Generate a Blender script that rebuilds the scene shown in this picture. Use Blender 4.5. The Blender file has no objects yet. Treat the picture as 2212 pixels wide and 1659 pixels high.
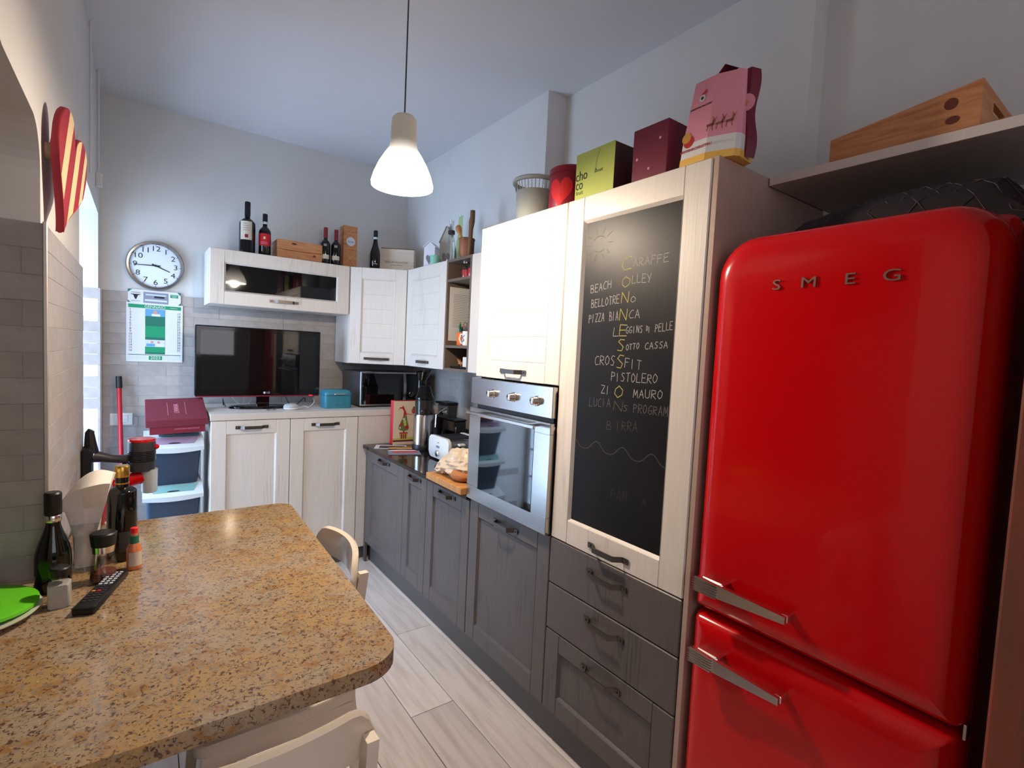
import bpy, bmesh, math, random
from mathutils import Matrix, Vector, Euler
random.seed(7)
PI = math.pi
SC = bpy.context.scene
C = SC.collection

# ------------------------------------------------------------------ camera, world, lights, exposure
cam_d = bpy.data.cameras.new('camera')
cam_d.sensor_width = 36.0
cam_d.lens = 1098.3 / 2212 * 36.0
cam_d.clip_start = 0.02
cam = bpy.data.objects.new('camera', cam_d)
C.objects.link(cam)
def cam_matrix(loc, yaw, pitch, roll):
    cy, sy, cp, sp = math.cos(yaw), math.sin(yaw), math.cos(pitch), math.sin(pitch)
    F = Vector((sy*cp, cy*cp, sp)); R = Vector((cy, -sy, 0)); U = R.cross(F)
    c, s = math.cos(roll), math.sin(roll)
    r = c*R + s*U; u = -s*R + c*U
    m = Matrix.Identity(4)
    for i in range(3):
        m[i][0], m[i][1], m[i][2], m[i][3] = r[i], u[i], -F[i], loc[i]
    return m
cam.matrix_world = cam_matrix((-1.294, -1.466, 1.534), math.radians(36.19), math.radians(-3.39), math.radians(2.76))
SC.camera = cam

w = bpy.data.worlds.new('sky'); SC.world = w; w.use_nodes = True
w.node_tree.nodes['Background'].inputs[0].default_value = (0.55, 0.72, 1.0, 1)
w.node_tree.nodes['Background'].inputs[1].default_value = 1.0

def area(name, loc, rot, sx, sy, power, col):
    d = bpy.data.lights.new(name, 'AREA'); d.shape = 'RECTANGLE'; d.size = sx; d.size_y = sy
    d.energy = power; d.color = col
    o = bpy.data.objects.new(name, d); C.objects.link(o); o.location = loc; o.rotation_euler = rot
    return o
# overcast daylight through the tall window in the left wall, plus an unseen fill light added behind the camera
area('daylight_window', (-2.25, 1.93, 1.25), (0, math.radians(-90), 0), 2.3, 1.1, 105, (0.60, 0.77, 1.0))
area('fill_behind_camera', (-0.9, -3.1, 1.9), (math.radians(90), 0, 0), 1.6, 1.2, 13, (0.92, 0.90, 1.0))

SC.view_settings.view_transform = 'Standard'
SC.view_settings.look = 'None'
SC.view_settings.exposure = 0.25
SC.view_settings.gamma = 1.0
SC.view_settings.use_curve_mapping = False
SC.cycles.use_denoising = True
SC.cycles.max_bounces = 8
SC.cycles.diffuse_bounces = 5
SC.cycles.caustics_reflective = False
SC.cycles.caustics_refractive = False
SC.cycles.sample_clamp_indirect = 4.0

# ------------------------------------------------------------------ helpers
def lin(c):
    return tuple(((v/255)/12.92 if v/255 <= 0.04045 else ((v/255+0.055)/1.055)**2.4) for v in c) + (1,)
W = {}
MATS = {}
def nd(nt, t, **k):
    n = nt.nodes.new(t)
    for a, b in k.items(): setattr(n, a, b)
    return n
def mat(name, rgb, rough=0.5, metal=0.0, var=0.0, scale=8.0, stretch=(1, 1, 1), bump=0.0, coat=0.0, trans=0.0,
        emit=None, es=0.0, alpha=1.0, ior=1.45, spec=0.5, rgb2=None, objvar=0.0, detail=4.0):
    m = bpy.data.materials.new(name); m.use_nodes = True
    nt = m.node_tree; b = nt.nodes['Principled BSDF']; L = nt.links
    c = lin(rgb)
    b.inputs['Base Color'].default_value = c
    b.inputs['Roughness'].default_value = rough
    b.inputs['Metallic'].default_value = metal
    b.inputs['Coat Weight'].default_value = coat
    b.inputs['Coat Roughness'].default_value = 0.04
    b.inputs['Transmission Weight'].default_value = trans
    b.inputs['IOR'].default_value = ior
    b.inputs['Specular IOR Level'].default_value = spec
    b.inputs['Alpha'].default_value = alpha
    if emit:
        b.inputs['Emission Color'].default_value = lin(emit); b.inputs['Emission Strength'].default_value = es
    if var > 0 or bump > 0 or rgb2:
        tc = nd(nt, 'ShaderNodeTexCoord'); mp = nd(nt, 'ShaderNodeMapping')
        mp.inputs['Scale'].default_value = stretch
        L.new(tc.outputs['Object'], mp.inputs['Vector'])
        nz = nd(nt, 'ShaderNodeTexNoise'); nz.inputs['Scale'].default_value = scale; nz.inputs['Detail'].default_value = detail
        L.new(mp.outputs[0], nz.inputs['Vector'])
        c2 = lin(rgb2) if rgb2 else tuple(max(0, x*(1-var)) for x in c[:3]) + (1,)
        mx = nd(nt, 'ShaderNodeMix', data_type='RGBA')
        rp = nd(nt, 'ShaderNodeMapRange'); rp.inputs[1].default_value = 0.35; rp.inputs[2].default_value = 0.65
        L.new(nz.outputs['Fac'], rp.inputs[0]); L.new(rp.outputs[0], mx.inputs[0])
        mx.inputs[6].default_value = c; mx.inputs[7].default_value = c2
        out = mx.outputs[2]
        if objvar > 0:
            oi = nd(nt, 'ShaderNodeObjectInfo'); hs = nd(nt, 'ShaderNodeHueSaturation')
            r2 = nd(nt, 'ShaderNodeMapRange'); r2.inputs[3].default_value = 1-objvar; r2.inputs[4].default_value = 1+objvar*0.6
            L.new(oi.outputs['Random'], r2.inputs[0]); L.new(r2.outputs[0], hs.inputs['Value']); L.new(out, hs.inputs['Color'])
            out = hs.outputs[0]
        L.new(out, b.inputs['Base Color'])
        if bump > 0:
            bp = nd(nt, 'ShaderNodeBump'); bp.inputs['Strength'].default_value = bump; bp.inputs['Distance'].default_value = 0.004
            L.new(nz.outputs['Fac'], bp.inputs['Height']); L.new(bp.outputs[0], b.inputs['Normal'])
    MATS[name] = m
    return m

def oak(name, base, dark, grain=0.35, rough=0.5, vert=True):
    """painted open-grain oak: fine streaks plus sparse cathedral lines"""
    m = bpy.data.materials.new(name); m.use_nodes = True
    nt = m.node_tree; b = nt.nodes['Principled BSDF']; L = nt.links
    tc = nd(nt, 'ShaderNodeTexCoord'); mp = nd(nt, 'ShaderNodeMapping'); mp.inputs['Scale'].default_value = (60, 60, 2.5) if vert else (50, 3, 60)
    L.new(tc.outputs['Object'], mp.inputs[0])
    n1 = nd(nt, 'ShaderNodeTexNoise'); n1.inputs['Scale'].default_value = 2.0; n1.inputs['Detail'].default_value = 6
    L.new(mp.outputs[0], n1.inputs['Vector'])
    mp2 = nd(nt, 'ShaderNodeMapping'); mp2.inputs['Scale'].default_value = (1, 1, 0.28) if vert else (1, 0.28, 1)
    L.new(tc.outputs['Object'], mp2.inputs[0])
    wv = nd(nt, 'ShaderNodeTexNoise'); wv.inputs['Scale'].default_value = 3.0; wv.inputs['Detail'].default_value = 1.5
    L.new(mp2.outputs[0], wv.inputs['Vector'])
    mul = nd(nt, 'ShaderNodeMath', operation='MULTIPLY'); mul.inputs[1].default_value = 22
    L.new(wv.outputs['Fac'], mul.inputs[0])
    sn = nd(nt, 'ShaderNodeMath', operation='SINE'); L.new(mul.outputs[0], sn.inputs[0])
    r = nd(nt, 'ShaderNodeMapRange'); r.inputs[1].default_value = 0.86; r.inputs[2].default_value = 1.0
    L.new(sn.outputs[0], r.inputs[0])
    r1 = nd(nt, 'ShaderNodeMapRange'); r1.inputs[1].default_value = 0.4; r1.inputs[2].default_value = 0.7
    L.new(n1.outputs['Fac'], r1.inputs[0])
    cmb = nd(nt, 'ShaderNodeMath', operation='MULTIPLY'); L.new(r.outputs[0], cmb.inputs[0]); L.new(r1.outputs[0], cmb.inputs[1])
    ad = nd(nt, 'ShaderNodeMath', operation='MULTIPLY_ADD'); L.new(r1.outputs[0], ad.inputs[0]); ad.inputs[1].default_value = 0.35
    L.new(cmb.outputs[0], ad.inputs[2])
    sc = nd(nt, 'ShaderNodeMath', operation='MULTIPLY'); sc.inputs[1].default_value = grain; sc.use_clamp = True
    L.new(ad.outputs[0], sc.inputs[0])
    mx = nd(nt, 'ShaderNodeMix', data_type='RGBA'); mx.inputs[6].default_value = lin(base); mx.inputs[7].default_value = lin(dark)
    L.new(sc.outputs[0], mx.inputs[0]); L.new(mx.outputs[2], b.inputs['Base Color'])
    b.inputs['Roughness'].default_value = rough
    bp = nd(nt, 'ShaderNodeBump'); bp.inputs['Strength'].default_value = 0.25; bp.inputs['Distance'].default_value = 0.002; bp.invert = True
    L.new(ad.outputs[0], bp.inputs['Height']); L.new(bp.outputs[0], b.inputs['Normal'])
    return m

def granite():
    m = bpy.data.materials.new('granite'); m.use_nodes = True
    nt = m.node_tree; b = nt.nodes['Principled BSDF']; L = nt.links
    tc = nd(nt, 'ShaderNodeTexCoord')
    def noise(s, d, dist=0.0):
        n = nd(nt, 'ShaderNodeTexNoise'); n.inputs['Scale'].default_value = s; n.inputs['Detail'].default_value = d
        n.inputs['Distortion'].default_value = dist; L.new(tc.outputs['Object'], n.inputs['Vector']); return n.outputs['Fac']
    def rng(f, a, c):
        r = nd(nt, 'ShaderNodeMapRange'); r.inputs[1].default_value = a; r.inputs[2].default_value = c; L.new(f, r.inputs[0]); return r.outputs[0]
    def mix(f, A, Bc):
        x = nd(nt, 'ShaderNodeMix', data_type='RGBA'); L.new(f, x.inputs[0])
        if isinstance(A, tuple): x.inputs[6].default_value = lin(A)
        else: L.new(A, x.inputs[6])
        x.inputs[7].default_value = lin(Bc); return x.outputs[2]
    c = mix(rng(noise(7, 4), 0.42, 0.62), (168, 136, 90), (160, 144, 122))
    c = mix(rng(noise(28, 5), 0.50, 0.66), c, (150, 112, 66))
    c = mix(rng(noise(80, 4), 0.52, 0.66), c, (140, 126, 108))
    c = mix(rng(noise(125, 5, 0.8), 0.56, 0.63), c, (92, 68, 54))
    c = mix(rng(noise(85, 6, 1.6), 0.62, 0.67), c, (62, 48, 46))
    c = mix(rng(noise(220, 2), 0.70, 0.76), c, (215, 196, 174))
    L.new(c, b.inputs['Base Color'])
    b.inputs['Roughness'].default_value = 0.13; b.inputs['Specular IOR Level'].default_value = 0.5
    return m

M = {}
M['plaster'] = mat('wall_plaster', (212, 210, 208), 0.9, var=0.05, scale=3)
M['ceiling'] = mat('ceiling_paint', (210, 210, 214), 0.9, var=0.03, scale=2)
M['tile'] = mat('wall_tile', (172, 164, 160), 0.42, var=0.16, scale=14, stretch=(1, 1, 1), bump=0.15, objvar=0.08)
M['grout'] = mat('grout', (176, 168, 160), 0.9)
M['floor_grout'] = mat('floor_grout', (90, 84, 80), 0.9)
M['granite'] = granite()
M['cream'] = oak('cream_oak', (216, 208, 200), (168, 154, 142), 0.34, 0.42)
M['cream_plain'] = mat('cream_laminate', (206, 197, 190), 0.45, var=0.05, scale=6, stretch=(30, 30, 1))
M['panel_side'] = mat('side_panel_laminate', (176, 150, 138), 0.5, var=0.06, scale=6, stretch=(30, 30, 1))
M['grey'] = oak('grey_oak', (92, 84, 82), (62, 56, 55), 0.7, 0.42)
M['grey_plain'] = mat('grey_laminate', (86, 78, 74), 0.5)
M['taupe'] = mat('taupe_laminate', (104, 90, 80), 0.5)
M['plinth'] = mat('grey_plinth', (84, 78, 76), 0.45)
M['slab_black'] = mat('black_quartz', (34, 28, 28), 0.08, var=0.25, scale=220)
M['steel'] = mat('brushed_steel', (196, 192, 190), 0.20, 1.0, var=0.08, scale=6, stretch=(1, 1, 60))
M['chrome'] = mat('chrome', (235, 230, 226), 0.16, 1.0)
M['iron'] = mat('dark_iron', (104, 96, 92), 0.34, 1.0)
M['gunmetal'] = mat('stud_metal', (70, 66, 64), 0.4, 1.0)
M['blackglass'] = mat('black_glass', (10, 10, 12), 0.03, spec=0.8)
M['ovenglass'] = mat('oven_glass', (14, 18, 22), 0.03, spec=1.0, coat=1.0)
M['chalk'] = mat('chalkboard', (26, 24, 27), 0.42, var=0.25, scale=5, spec=0.20)
M['chalk_w'] = mat('chalk_white', (168, 162, 158), 0.9)
M['chalk_y'] = mat('chalk_yellow', (172, 160, 84), 0.9)
M['chalk_f'] = mat('chalk_faint', (98, 94, 94), 0.9)
M['chalk_v'] = mat('chalk_faint_yellow', (98, 94, 62), 0.9)
M['chalk_g'] = mat('chalk_fainter', (72, 70, 70), 0.9)
M['chalk_h'] = mat('chalk_ghost', (52, 51, 52), 0.9)
M['red'] = mat('red_enamel', (196, 4, 12), 0.17, coat=0.25, spec=0.32)
M['red_plain'] = mat('red_plastic', (176, 20, 34), 0.4)
M['black'] = mat('black_plastic', (16, 16, 18), 0.4)
M['black_gloss'] = mat('black_gloss', (9, 9, 11), 0.06, spec=0.6)
M['darkgrey'] = mat('dark_grey_plastic', (52, 50, 54), 0.45)
M['white'] = mat('white_plastic', (224, 222, 220), 0.35)
M['white_enamel'] = mat('white_lacquer', (226, 214, 194), 0.22, coat=0.3)
M['paper'] = mat('white_paper', (212, 212, 210), 0.85)
M['napkin'] = mat('paper_napkin', (236, 228, 220), 0.9, bump=0.1, scale=20)
M['pine'] = mat('pine_wood', (196, 138, 92), 0.6, rgb2=(170, 108, 66), scale=3, stretch=(3, 3, 30), bump=0.05)
M['pine_knot'] = mat('pine_knot', (96, 44, 26), 0.6)
M['crate_pale'] = mat('pale_crate_wood', (226, 214, 198), 0.7, rgb2=(214, 200, 182), scale=3, stretch=(2, 2, 25))
M['olivewood'] = mat('olive_wood', (150, 96, 62), 0.5, rgb2=(110, 66, 42), scale=5, stretch=(6, 6, 1))
M['brownwood'] = mat('brown_wood', (120, 84, 56), 0.5, rgb2=(84, 56, 40), scale=5, stretch=(8, 8, 1))
M['board'] = mat('butcher_block', (204, 150, 84), 0.5, rgb2=(180, 120, 66), scale=4, stretch=(2, 20, 2))
M['bottle'] = mat('dark_bottle_glass', (13, 12, 12), 0.07, spec=0.6)
M['bottle_green'] = mat('dark_green_glass', (14, 17, 13), 0.06, spec=0.6)
M['redfoil'] = mat('red_foil', (120, 30, 34), 0.4)
M['gold'] = mat('gold_metal', (206, 166, 84), 0.28, 1.0)


M['frost'] = mat('frosted_jar', (206, 204, 196), 0.35, trans=0.35)
M['label_cream'] = mat('cream_label', (196, 184, 170), 0.8)
M['label_red'] = mat('red_label', (190, 20, 34), 0.6)
M['ink'] = mat('dark_ink', (30, 26, 30), 0.7)
M['ink_soft'] = mat('soft_ink', (120, 116, 118), 0.8)
M['ink_brown'] = mat('brown_ink', (136, 120, 112), 0.8)
M['green_print'] = mat('green_print', (20, 140, 96), 0.7)
M['green_dark'] = mat('dark_green_print', (28, 104, 84), 0.7)
M['blue_print'] = mat('blue_print', (96, 150, 190), 0.7)
M['grey_print'] = mat('grey_print', (130, 132, 150), 0.7)
M['pale_print'] = mat('pale_print', (196, 202, 216), 0.7)
M['skin_print'] = mat('skin_print', (196, 140, 124), 0.7)
M['red_print'] = mat('red_print', (176, 34, 34), 0.7)
M['gold_print'] = mat('gold_print', (190, 140, 60), 0.6)
M['beige_print'] = mat('beige_print', (214, 192, 166), 0.7)
M['olive_print'] = mat('olive_print', (96, 108, 52), 0.7)
M['maroon'] = mat('maroon_card', (104, 18, 44), 0.45)
M['maroon_dark'] = mat('brown_card', (70, 36, 38), 0.5)
M['magenta_box'] = mat('wine_red_card', (122, 26, 44), 0.7)
M['magenta_lid'] = mat('wine_red_lid', (112, 34, 50), 0.75)
M['limebox'] = mat('lime_card', (176, 186, 88), 0.55)
M['pink'] = mat('pink_card', (214, 140, 156), 0.6)
M['yellow_card'] = mat('yellow_card', (226, 180, 84), 0.5)
M['tin_red'] = mat('red_tin', (140, 22, 40), 0.35)
M['heart_red'] = mat('heart_red_print', (220, 36, 40), 0.5)
M['basket'] = mat('grey_basket_plastic', (176, 178, 170), 0.5)
M['teal'] = mat('teal_enamel', (52, 124, 146), 0.35)
M['mw'] = mat('microwave_grey', (92, 94, 100), 0.35, 0.6)
M['lime'] = mat('lime_plastic', (96, 196, 30), 0.35)
M['plate'] = mat('white_china', (226, 220, 212), 0.12, coat=0.4)
M['bin_blue'] = mat('dark_blue_bin', (48, 62, 82), 0.35, var=0.15, scale=4)
M['bin_white'] = mat('white_lid', (214, 224, 228), 0.4)
M['lilac'] = mat('lilac_lid', (168, 146, 176), 0.5)
M['aqua'] = mat('aqua_lid', (128, 176, 176), 0.5)
M['heart_wood'] = mat('heart_red_paint', (150, 30, 46), 0.6)
M['heart_cream'] = mat('heart_cream_paint', (214, 188, 148), 0.7)
M['clockrim'] = mat('clock_metal', (150, 148, 150), 0.25, 1.0)
M['clockface'] = mat('clock_face', (214, 220, 226), 0.5)
M['cord'] = mat('grey_cord', (70, 66, 66), 0.7)
M['orange'] = mat('orange_plastic', (240, 110, 40), 0.4)
M['wax_red'] = mat('red_wax', (206, 30, 44), 0.4)
M['bag_film'] = mat('pale_film', (226, 204, 178), 0.30, trans=0.15)
M['bread'] = mat('brown_paper', (176, 112, 66), 0.8)
M['door_brown'] = mat('reddish_door_wood', (128, 62, 42), 0.5, rgb2=(106, 60, 46), scale=4, stretch=(10, 10, 1))
M['letter_metal'] = mat('letter_metal', (150, 118, 108), 0.35, 0.7)
M['trim_metal'] = mat('trim_metal', (190, 180, 174), 0.35, 0.6)
M['spice'] = mat('dried_spice', (96, 34, 18), 0.8)
M['sauce'] = mat('sauce_bottle', (206, 120, 80), 0.25)
M['salt'] = mat('salt', (208, 200, 186), 0.8)
M['cloth_black'] = mat('black_nylon', (34, 26, 32), 0.7)
M['cloth_line'] = mat('grey_check_line', (120, 108, 120), 0.8)
M['window_white'] = mat('window_frame_paint', (220, 224, 228), 0.4)
M['sheer'] = mat('window_pane', (235, 240, 245), 0.02, trans=1.0, ior=1.01)
def thin_glass(name, tint=(0.93, 0.97, 1.0)):
    m = bpy.data.materials.new(name); m.use_nodes = True; nt = m.node_tree; nt.nodes.clear()
    o = nd(nt, 'ShaderNodeOutputMaterial'); mx = nd(nt, 'ShaderNodeMixShader'); t = nd(nt, 'ShaderNodeBsdfTransparent'); g = nd(nt, 'ShaderNodeBsdfGlossy')
    t.inputs[0].default_value = tint + (1,); g.inputs['Roughness'].default_value = 0.02; mx.inputs[0].default_value = 0.08
    nt.links.new(t.outputs[0], mx.inputs[1]); nt.links.new(g.outputs[0], mx.inputs[2]); nt.links.new(mx.outputs[0], o.inputs[0]); return m
M['sheer'] = thin_glass('window_pane')
M['glass'] = thin_glass('clear_glass', (0.96, 0.97, 0.97))
M['glass_green'] = thin_glass('green_glass', (0.90, 0.97, 0.84))
M['teal_light'] = mat('pale_teal', (130, 190, 170), 0.5)
M['birdgrey'] = mat('birdhouse_grey', (176, 172, 162), 0.8)
M['birdwhite'] = mat('birdhouse_white', (216, 214, 224), 0.7)
M['blue_paint'] = mat('blue_paint', (110, 140, 190), 0.5)

def mat_floor():
    m = bpy.data.materials.new('wood_look_plank'); m.use_nodes = True
    nt = m.node_tree; b = nt.nodes['Principled BSDF']; L = nt.links
    tc = nd(nt, 'ShaderNodeTexCoord'); oi = nd(nt, 'ShaderNodeObjectInfo')
    off = nd(nt, 'ShaderNodeVectorMath', operation='MULTIPLY_ADD')
    cm = nd(nt, 'ShaderNodeCombineXYZ'); L.new(oi.outputs['Random'], cm.inputs[0]); L.new(oi.outputs['Random'], cm.inputs[1])
    off.inputs[1].default_value = (50, 50, 50)
    L.new(cm.outputs[0], off.inputs[0]); L.new(tc.outputs['Object'], off.inputs[2])
    mp = nd(nt, 'ShaderNodeMapping'); mp.inputs['Scale'].default_value = (14, 1.1, 1); L.new(off.outputs[0], mp.inputs[0])
    n = nd(nt, 'ShaderNodeTexNoise'); n.inputs['Scale'].default_value = 2.2; n.inputs['Detail'].default_value = 7; n.inputs['Distortion'].default_value = 0.8
    L.new(mp.outputs[0], n.inputs['Vector'])
    cr = nd(nt, 'ShaderNodeValToRGB'); cr.color_ramp.elements[0].position = 0.30; cr.color_ramp.elements[0].color = lin((204, 194, 190))
    cr.color_ramp.elements[1].position = 0.58; cr.color_ramp.elements[1].color = lin((226, 218, 215))
    L.new(n.outputs['Fac'], cr.inputs[0])
    hs = nd(nt, 'ShaderNodeHueSaturation'); r = nd(nt, 'ShaderNodeMapRange'); r.inputs[3].default_value = 0.86; r.inputs[4].default_value = 1.08
    L.new(oi.outputs['Random'], r.inputs[0]); L.new(r.outputs[0], hs.inputs['Value']); L.new(cr.outputs[0], hs.inputs['Color'])
    L.new(hs.outputs[0], b.inputs['Base Color']); b.inputs['Roughness'].default_value = 0.38
    return m
M['plank'] = mat_floor()

class B:
    """collects shapes in one bmesh; mtx is applied to everything added after it is set"""
    def __init__(s, mtx=None): s.bm = bmesh.new(); s.m = mtx or Matrix.Identity(4)
    def _fin(s, vs):
        for v in vs: v.co = s.m @ v.co
    def box(s, x0, y0, z0, x1, y1, z1, bev=0.0, seg=1):
        t = bmesh.new(); bmesh.ops.create_cube(t, size=1)
        for v in t.verts: v.co = Vector(((x0+x1)/2 + v.co.x*(x1-x0), (y0+y1)/2 + v.co.y*(y1-y0), (z0+z1)/2 + v.co.z*(z1-z0)))
        if bev > 0: bmesh.ops.bevel(t, geom=t.edges[:], offset=bev, segments=seg, affect='EDGES', profile=0.5)
        s.merge(t); return s
    def merge(s, t):
        vs = [s.bm.verts.new(s.m @ v.co) for v in t.verts]; t.verts.index_update()
        for f in t.faces:
            try: s.bm.faces.new([vs[v.index] for v in f.verts])
            except ValueError: pass
        t.free()
    def grid(s, rows, close=False, cap=False):
        """rows: list of equal-length point lists; faces between consecutive rows; close wraps each row"""
        vr = [[s.bm.verts.new(s.m @ Vector(p)) for p in r] for r in rows]
        n = len(rows[0])
        for a, b2 in zip(vr, vr[1:]):
            for i in range(n if close else n-1):
                j = (i+1) % n
                try: s.bm.faces.new([a[i], a[j], b2[j], b2[i]])
                except ValueError: pass
        if cap:
            s.bm.faces.new(list(reversed(vr[0]))); s.bm.faces.new(vr[-1])
        return s
    def lathe(s, prof, cx=0, cy=0, cz=0, seg=24, cap=True, sx=1.0, sy=1.0):
        rows = [[(cx+r*sx*math.cos(2*PI*i/seg), cy+r*sy*math.sin(2*PI*i/seg), cz+z) for i in range(seg)] for r, z in prof]
        return s.grid(rows, close=True, cap=cap)
    def tube(s, pts, r, seg=8, cap=True):
        pts = [Vector(p) for p in pts]; rows = []; rr = r if isinstance(r, (list, tuple)) else [r]*len(pts)
        up = Vector((0, 0, 1)); prev = None
        for i, p in enumerate(pts):
            d = (pts[min(i+1, len(pts)-1)] - pts[max(i-1, 0)]).normalized()
            a = up if abs(d.dot(up)) < 0.95 else Vector((1, 0, 0))
            u = d.cross(a).normalized() if prev is None else (prev - d*prev.dot(d)).normalized()
            prev = u; v = d.cross(u)
            rows.append([p + rr[i]*(math.cos(2*PI*k/seg)*u + math.sin(2*PI*k/seg)*v) for k in range(seg)])
        return s.grid(rows, close=True, cap=cap)
    def prism(s, poly, z0, z1, bev=0.0, seg=2):
        t = bmesh.new()
        a = [t.verts.new((p[0], p[1], z0)) for p in poly]; b2 = [t.verts.new((p[0], p[1], z1)) for p in poly]
        t.faces.new(list(reversed(a))); t.faces.new(b2)
        n = len(poly)
        for i in range(n): t.faces.new([a[i], a[(i+1) % n], b2[(i+1) % n], b2[i]])
        if bev > 0:
            es = [e for e in t.edges if len(e.link_faces) == 2 and any(len(f.verts) == n for f in e.link_faces)]
            bmesh.ops.bevel(t, geom=es, offset=bev, segments=seg, affect='EDGES', profile=0.5)
        s.merge(t); return s
    def ball(s, c, r, sx=1, sy=1, sz=1, seg=16):
        prof = [(max(1e-4, math.sin(PI*i/10)), -math.cos(PI*i/10)) for i in range(11)]
        rows = [[(c[0]+r*sx*p*math.cos(2*PI*k/seg), c[1]+r*sy*p*math.sin(2*PI*k/seg), c[2]+r*sz*z) for k in range(seg)] for p, z in prof]
        return s.grid(rows, close=True, cap=True)
    def ribbon(s, pts, wd, th=0.0004):
        """flat stroke in the local xy plane"""
        for a, b2 in zip(pts, pts[1:]):
            a = Vector((a[0], a[1], 0)); b3 = Vector((b2[0], b2[1], 0)); d = b3-a
            if d.length < 1e-6: continue
            n = Vector((-d.y, d.x, 0)).normalized()*wd/2; e = d.normalized()*wd*0.35
            q = [a-n-e, b3-n+e, b3+n+e, a+n-e]
            vs = [s.bm.verts.new(s.m @ (p+Vector((0, 0, th)))) for p in q]
            s.bm.faces.new(vs)
        return s

def fr(o, facing):
    """local x = right as one faces it, local y = up, local z = outward normal"""
    if facing == '-X': X, Y, Z = (0, -1, 0), (0, 0, 1), (-1, 0, 0)
    elif facing == '-Y': X, Y, Z = (1, 0, 0), (0, 0, 1), (0, -1, 0)
    elif facing == '+X': X, Y, Z = (0, 1, 0), (0, 0, 1), (1, 0, 0)
    elif facing == '+Z': X, Y, Z = (1, 0, 0), (0, 1, 0), (0, 0, 1)
    else:
        X = Vector(facing).normalized(); Y = Vector((0, 0, 1)); Z = X.cross(Y)
    m = Matrix.Identity(4)
    for i in range(3): m[i][0], m[i][1], m[i][2], m[i][3] = X[i], Y[i], Z[i], o[i]
    return m

def smooth(me, ang=35):
    for p in me.polygons: p.use_smooth = True
    try: me.set_sharp_from_angle(angle=math.radians(ang))
    except Exception: pass

def obj(name, b, m, parent=None, sm=False, loc=None, label=None, kind=None):
    bm = b.bm if isinstance(b, B) else b
    bmesh.ops.recalc_face_normals(bm, faces=bm.faces[:])
    me = bpy.data.meshes.new(name)
    org = W[parent] if parent is not None else Matrix.Translation(loc if loc else (0, 0, 0))
    if parent is None and loc is None:
        # put the origin at the bottom centre of the mesh
        if len(bm.verts):
            xs = [v.co.x for v in bm.verts]; ys = [v.co.y for v in bm.verts]; zs = [v.co.z for v in bm.verts]
            org = Matrix.Translation(((min(xs)+max(xs))/2, (min(ys)+max(ys))/2, min(zs)))
    bm.transform(org.inverted()); bm.to_mesh(me); bm.free()
    o = bpy.data.objects.new(name, me); C.objects.link(o)
    me.materials.append(M[m] if isinstance(m, str) else m)
    if sm: smooth(me)
    if parent is not None: o.parent = parent; W[o] = org
    else: o.matrix_world = org; W[o] = org
    if label: o['label'] = label
    if kind: o['kind'] = kind
    return o
def tag(o, label, cat, group=None):
    o['label'] = label; o['category'] = cat
    if group: o['group'] = group
    return o
def thing(name, label, cat, loc, group=None):
    o = bpy.data.objects.new(name, None); C.objects.link(o); o.empty_display_size = 0.05
    o.location = loc; W[o] = Matrix.Translation(loc)
    return tag(o, label, cat, group)
def struct(name, b, m, parent=None, label=None):
    o = obj(name, b, m, parent)
    if parent is None: o['kind'] = 'structure'
    if label: o['label'] = label
    return o
def text(name, s, frame, size, m, parent, center=True, ext=0.0004, sx=1.0, shear=0.0, spacing=1.0):
    cu = bpy.data.curves.new(name, 'FONT'); cu.body = s; cu.size = size; cu.extrude = ext; cu.shear = shear; cu.space_character = spacing
    cu.resolution_u = 3
    if center: cu.align_x = 'CENTER'; cu.align_y = 'CENTER'
    t = bpy.data.objects.new('t', cu); C.objects.link(t)
    dg = bpy.context.evaluated_depsgraph_get(); me = bpy.data.meshes.new_from_object(t.evaluated_get(dg))
    bpy.data.objects.remove(t)
    me.name = name
    fm = frame @ Matrix.Diagonal((sx, 1, 1, 1))
    me.transform(W[parent].inverted() @ fm if parent is not None else fm)
    me.materials.clear(); me.materials.append(M[m] if isinstance(m, str) else m)
    o = bpy.data.objects.new(name, me); C.objects.link(o); o.parent = parent; W[o] = W[parent] if parent is not None else Matrix.Identity(4)
    return o
def T(x, y, z=0): return Matrix.Translation((x, y, z))
def Rz(a): return Matrix.Rotation(a, 4, 'Z')

# ------------------------------------------------------------------ the room
XL, XLP = -1.493, -1.505          # left wall tile face / plaster face
YB = 2.627; XR = 0.653; XCH = 0.523; XRN = 0.75; ZC = 2.998; TT = 1.81
YJ = 0.32; YN = 1.355; YN2 = 2.50; ZLINT = 2.25; ZARCH = 2.055
# floor
fl = struct('floor', B().box(-3.6, -3.4, -0.06, 1.0, 2.8, -0.006), 'floor_grout')
plank_meshes = {}
def plank(parent, x0, x1, y0, y1):
    k = (round(x1-x0, 3), round(y1-y0, 3))
    if k not in plank_meshes:
        b = B().box(0.0015, 0.0015, -0.006, k[0]-0.0015, k[1]-0.0015, 0.0, 0.0008)
        o = obj('plank', b, 'plank', parent); o.location = (0, 0, 0)
        me = o.data; me.transform(W[parent]); plank_meshes[k] = me
        bpy.data.objects.remove(o)
    o = bpy.data.objects.new('plank', plank_meshes[k]); C.objects.link(o); o.parent = parent
    o.location = W[parent].inverted() @ Vector((x0, y0, 0))
rowoff = {0: 0.408, 1: 0.995, 2: 0.385, 3: 0.90, 4: 0.20, 5: 0.75, 6: 0.1}
for r in range(-4, 8):
    x0 = 0.022 - 0.2*r; x1 = x0+0.2
    st = rowoff.get(r, 0.5 + 0.3*(r % 2)) - 1.225*4
    y = st
    for k in range(7):
        a, b2 = max(y, -3.248), min(y+1.225, 2.62)
        if b2-a > 0.05 and x0 > -1.62 and x0 < 0.75: plank(fl, x0, x1, a, b2)
        y += 1.225
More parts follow.
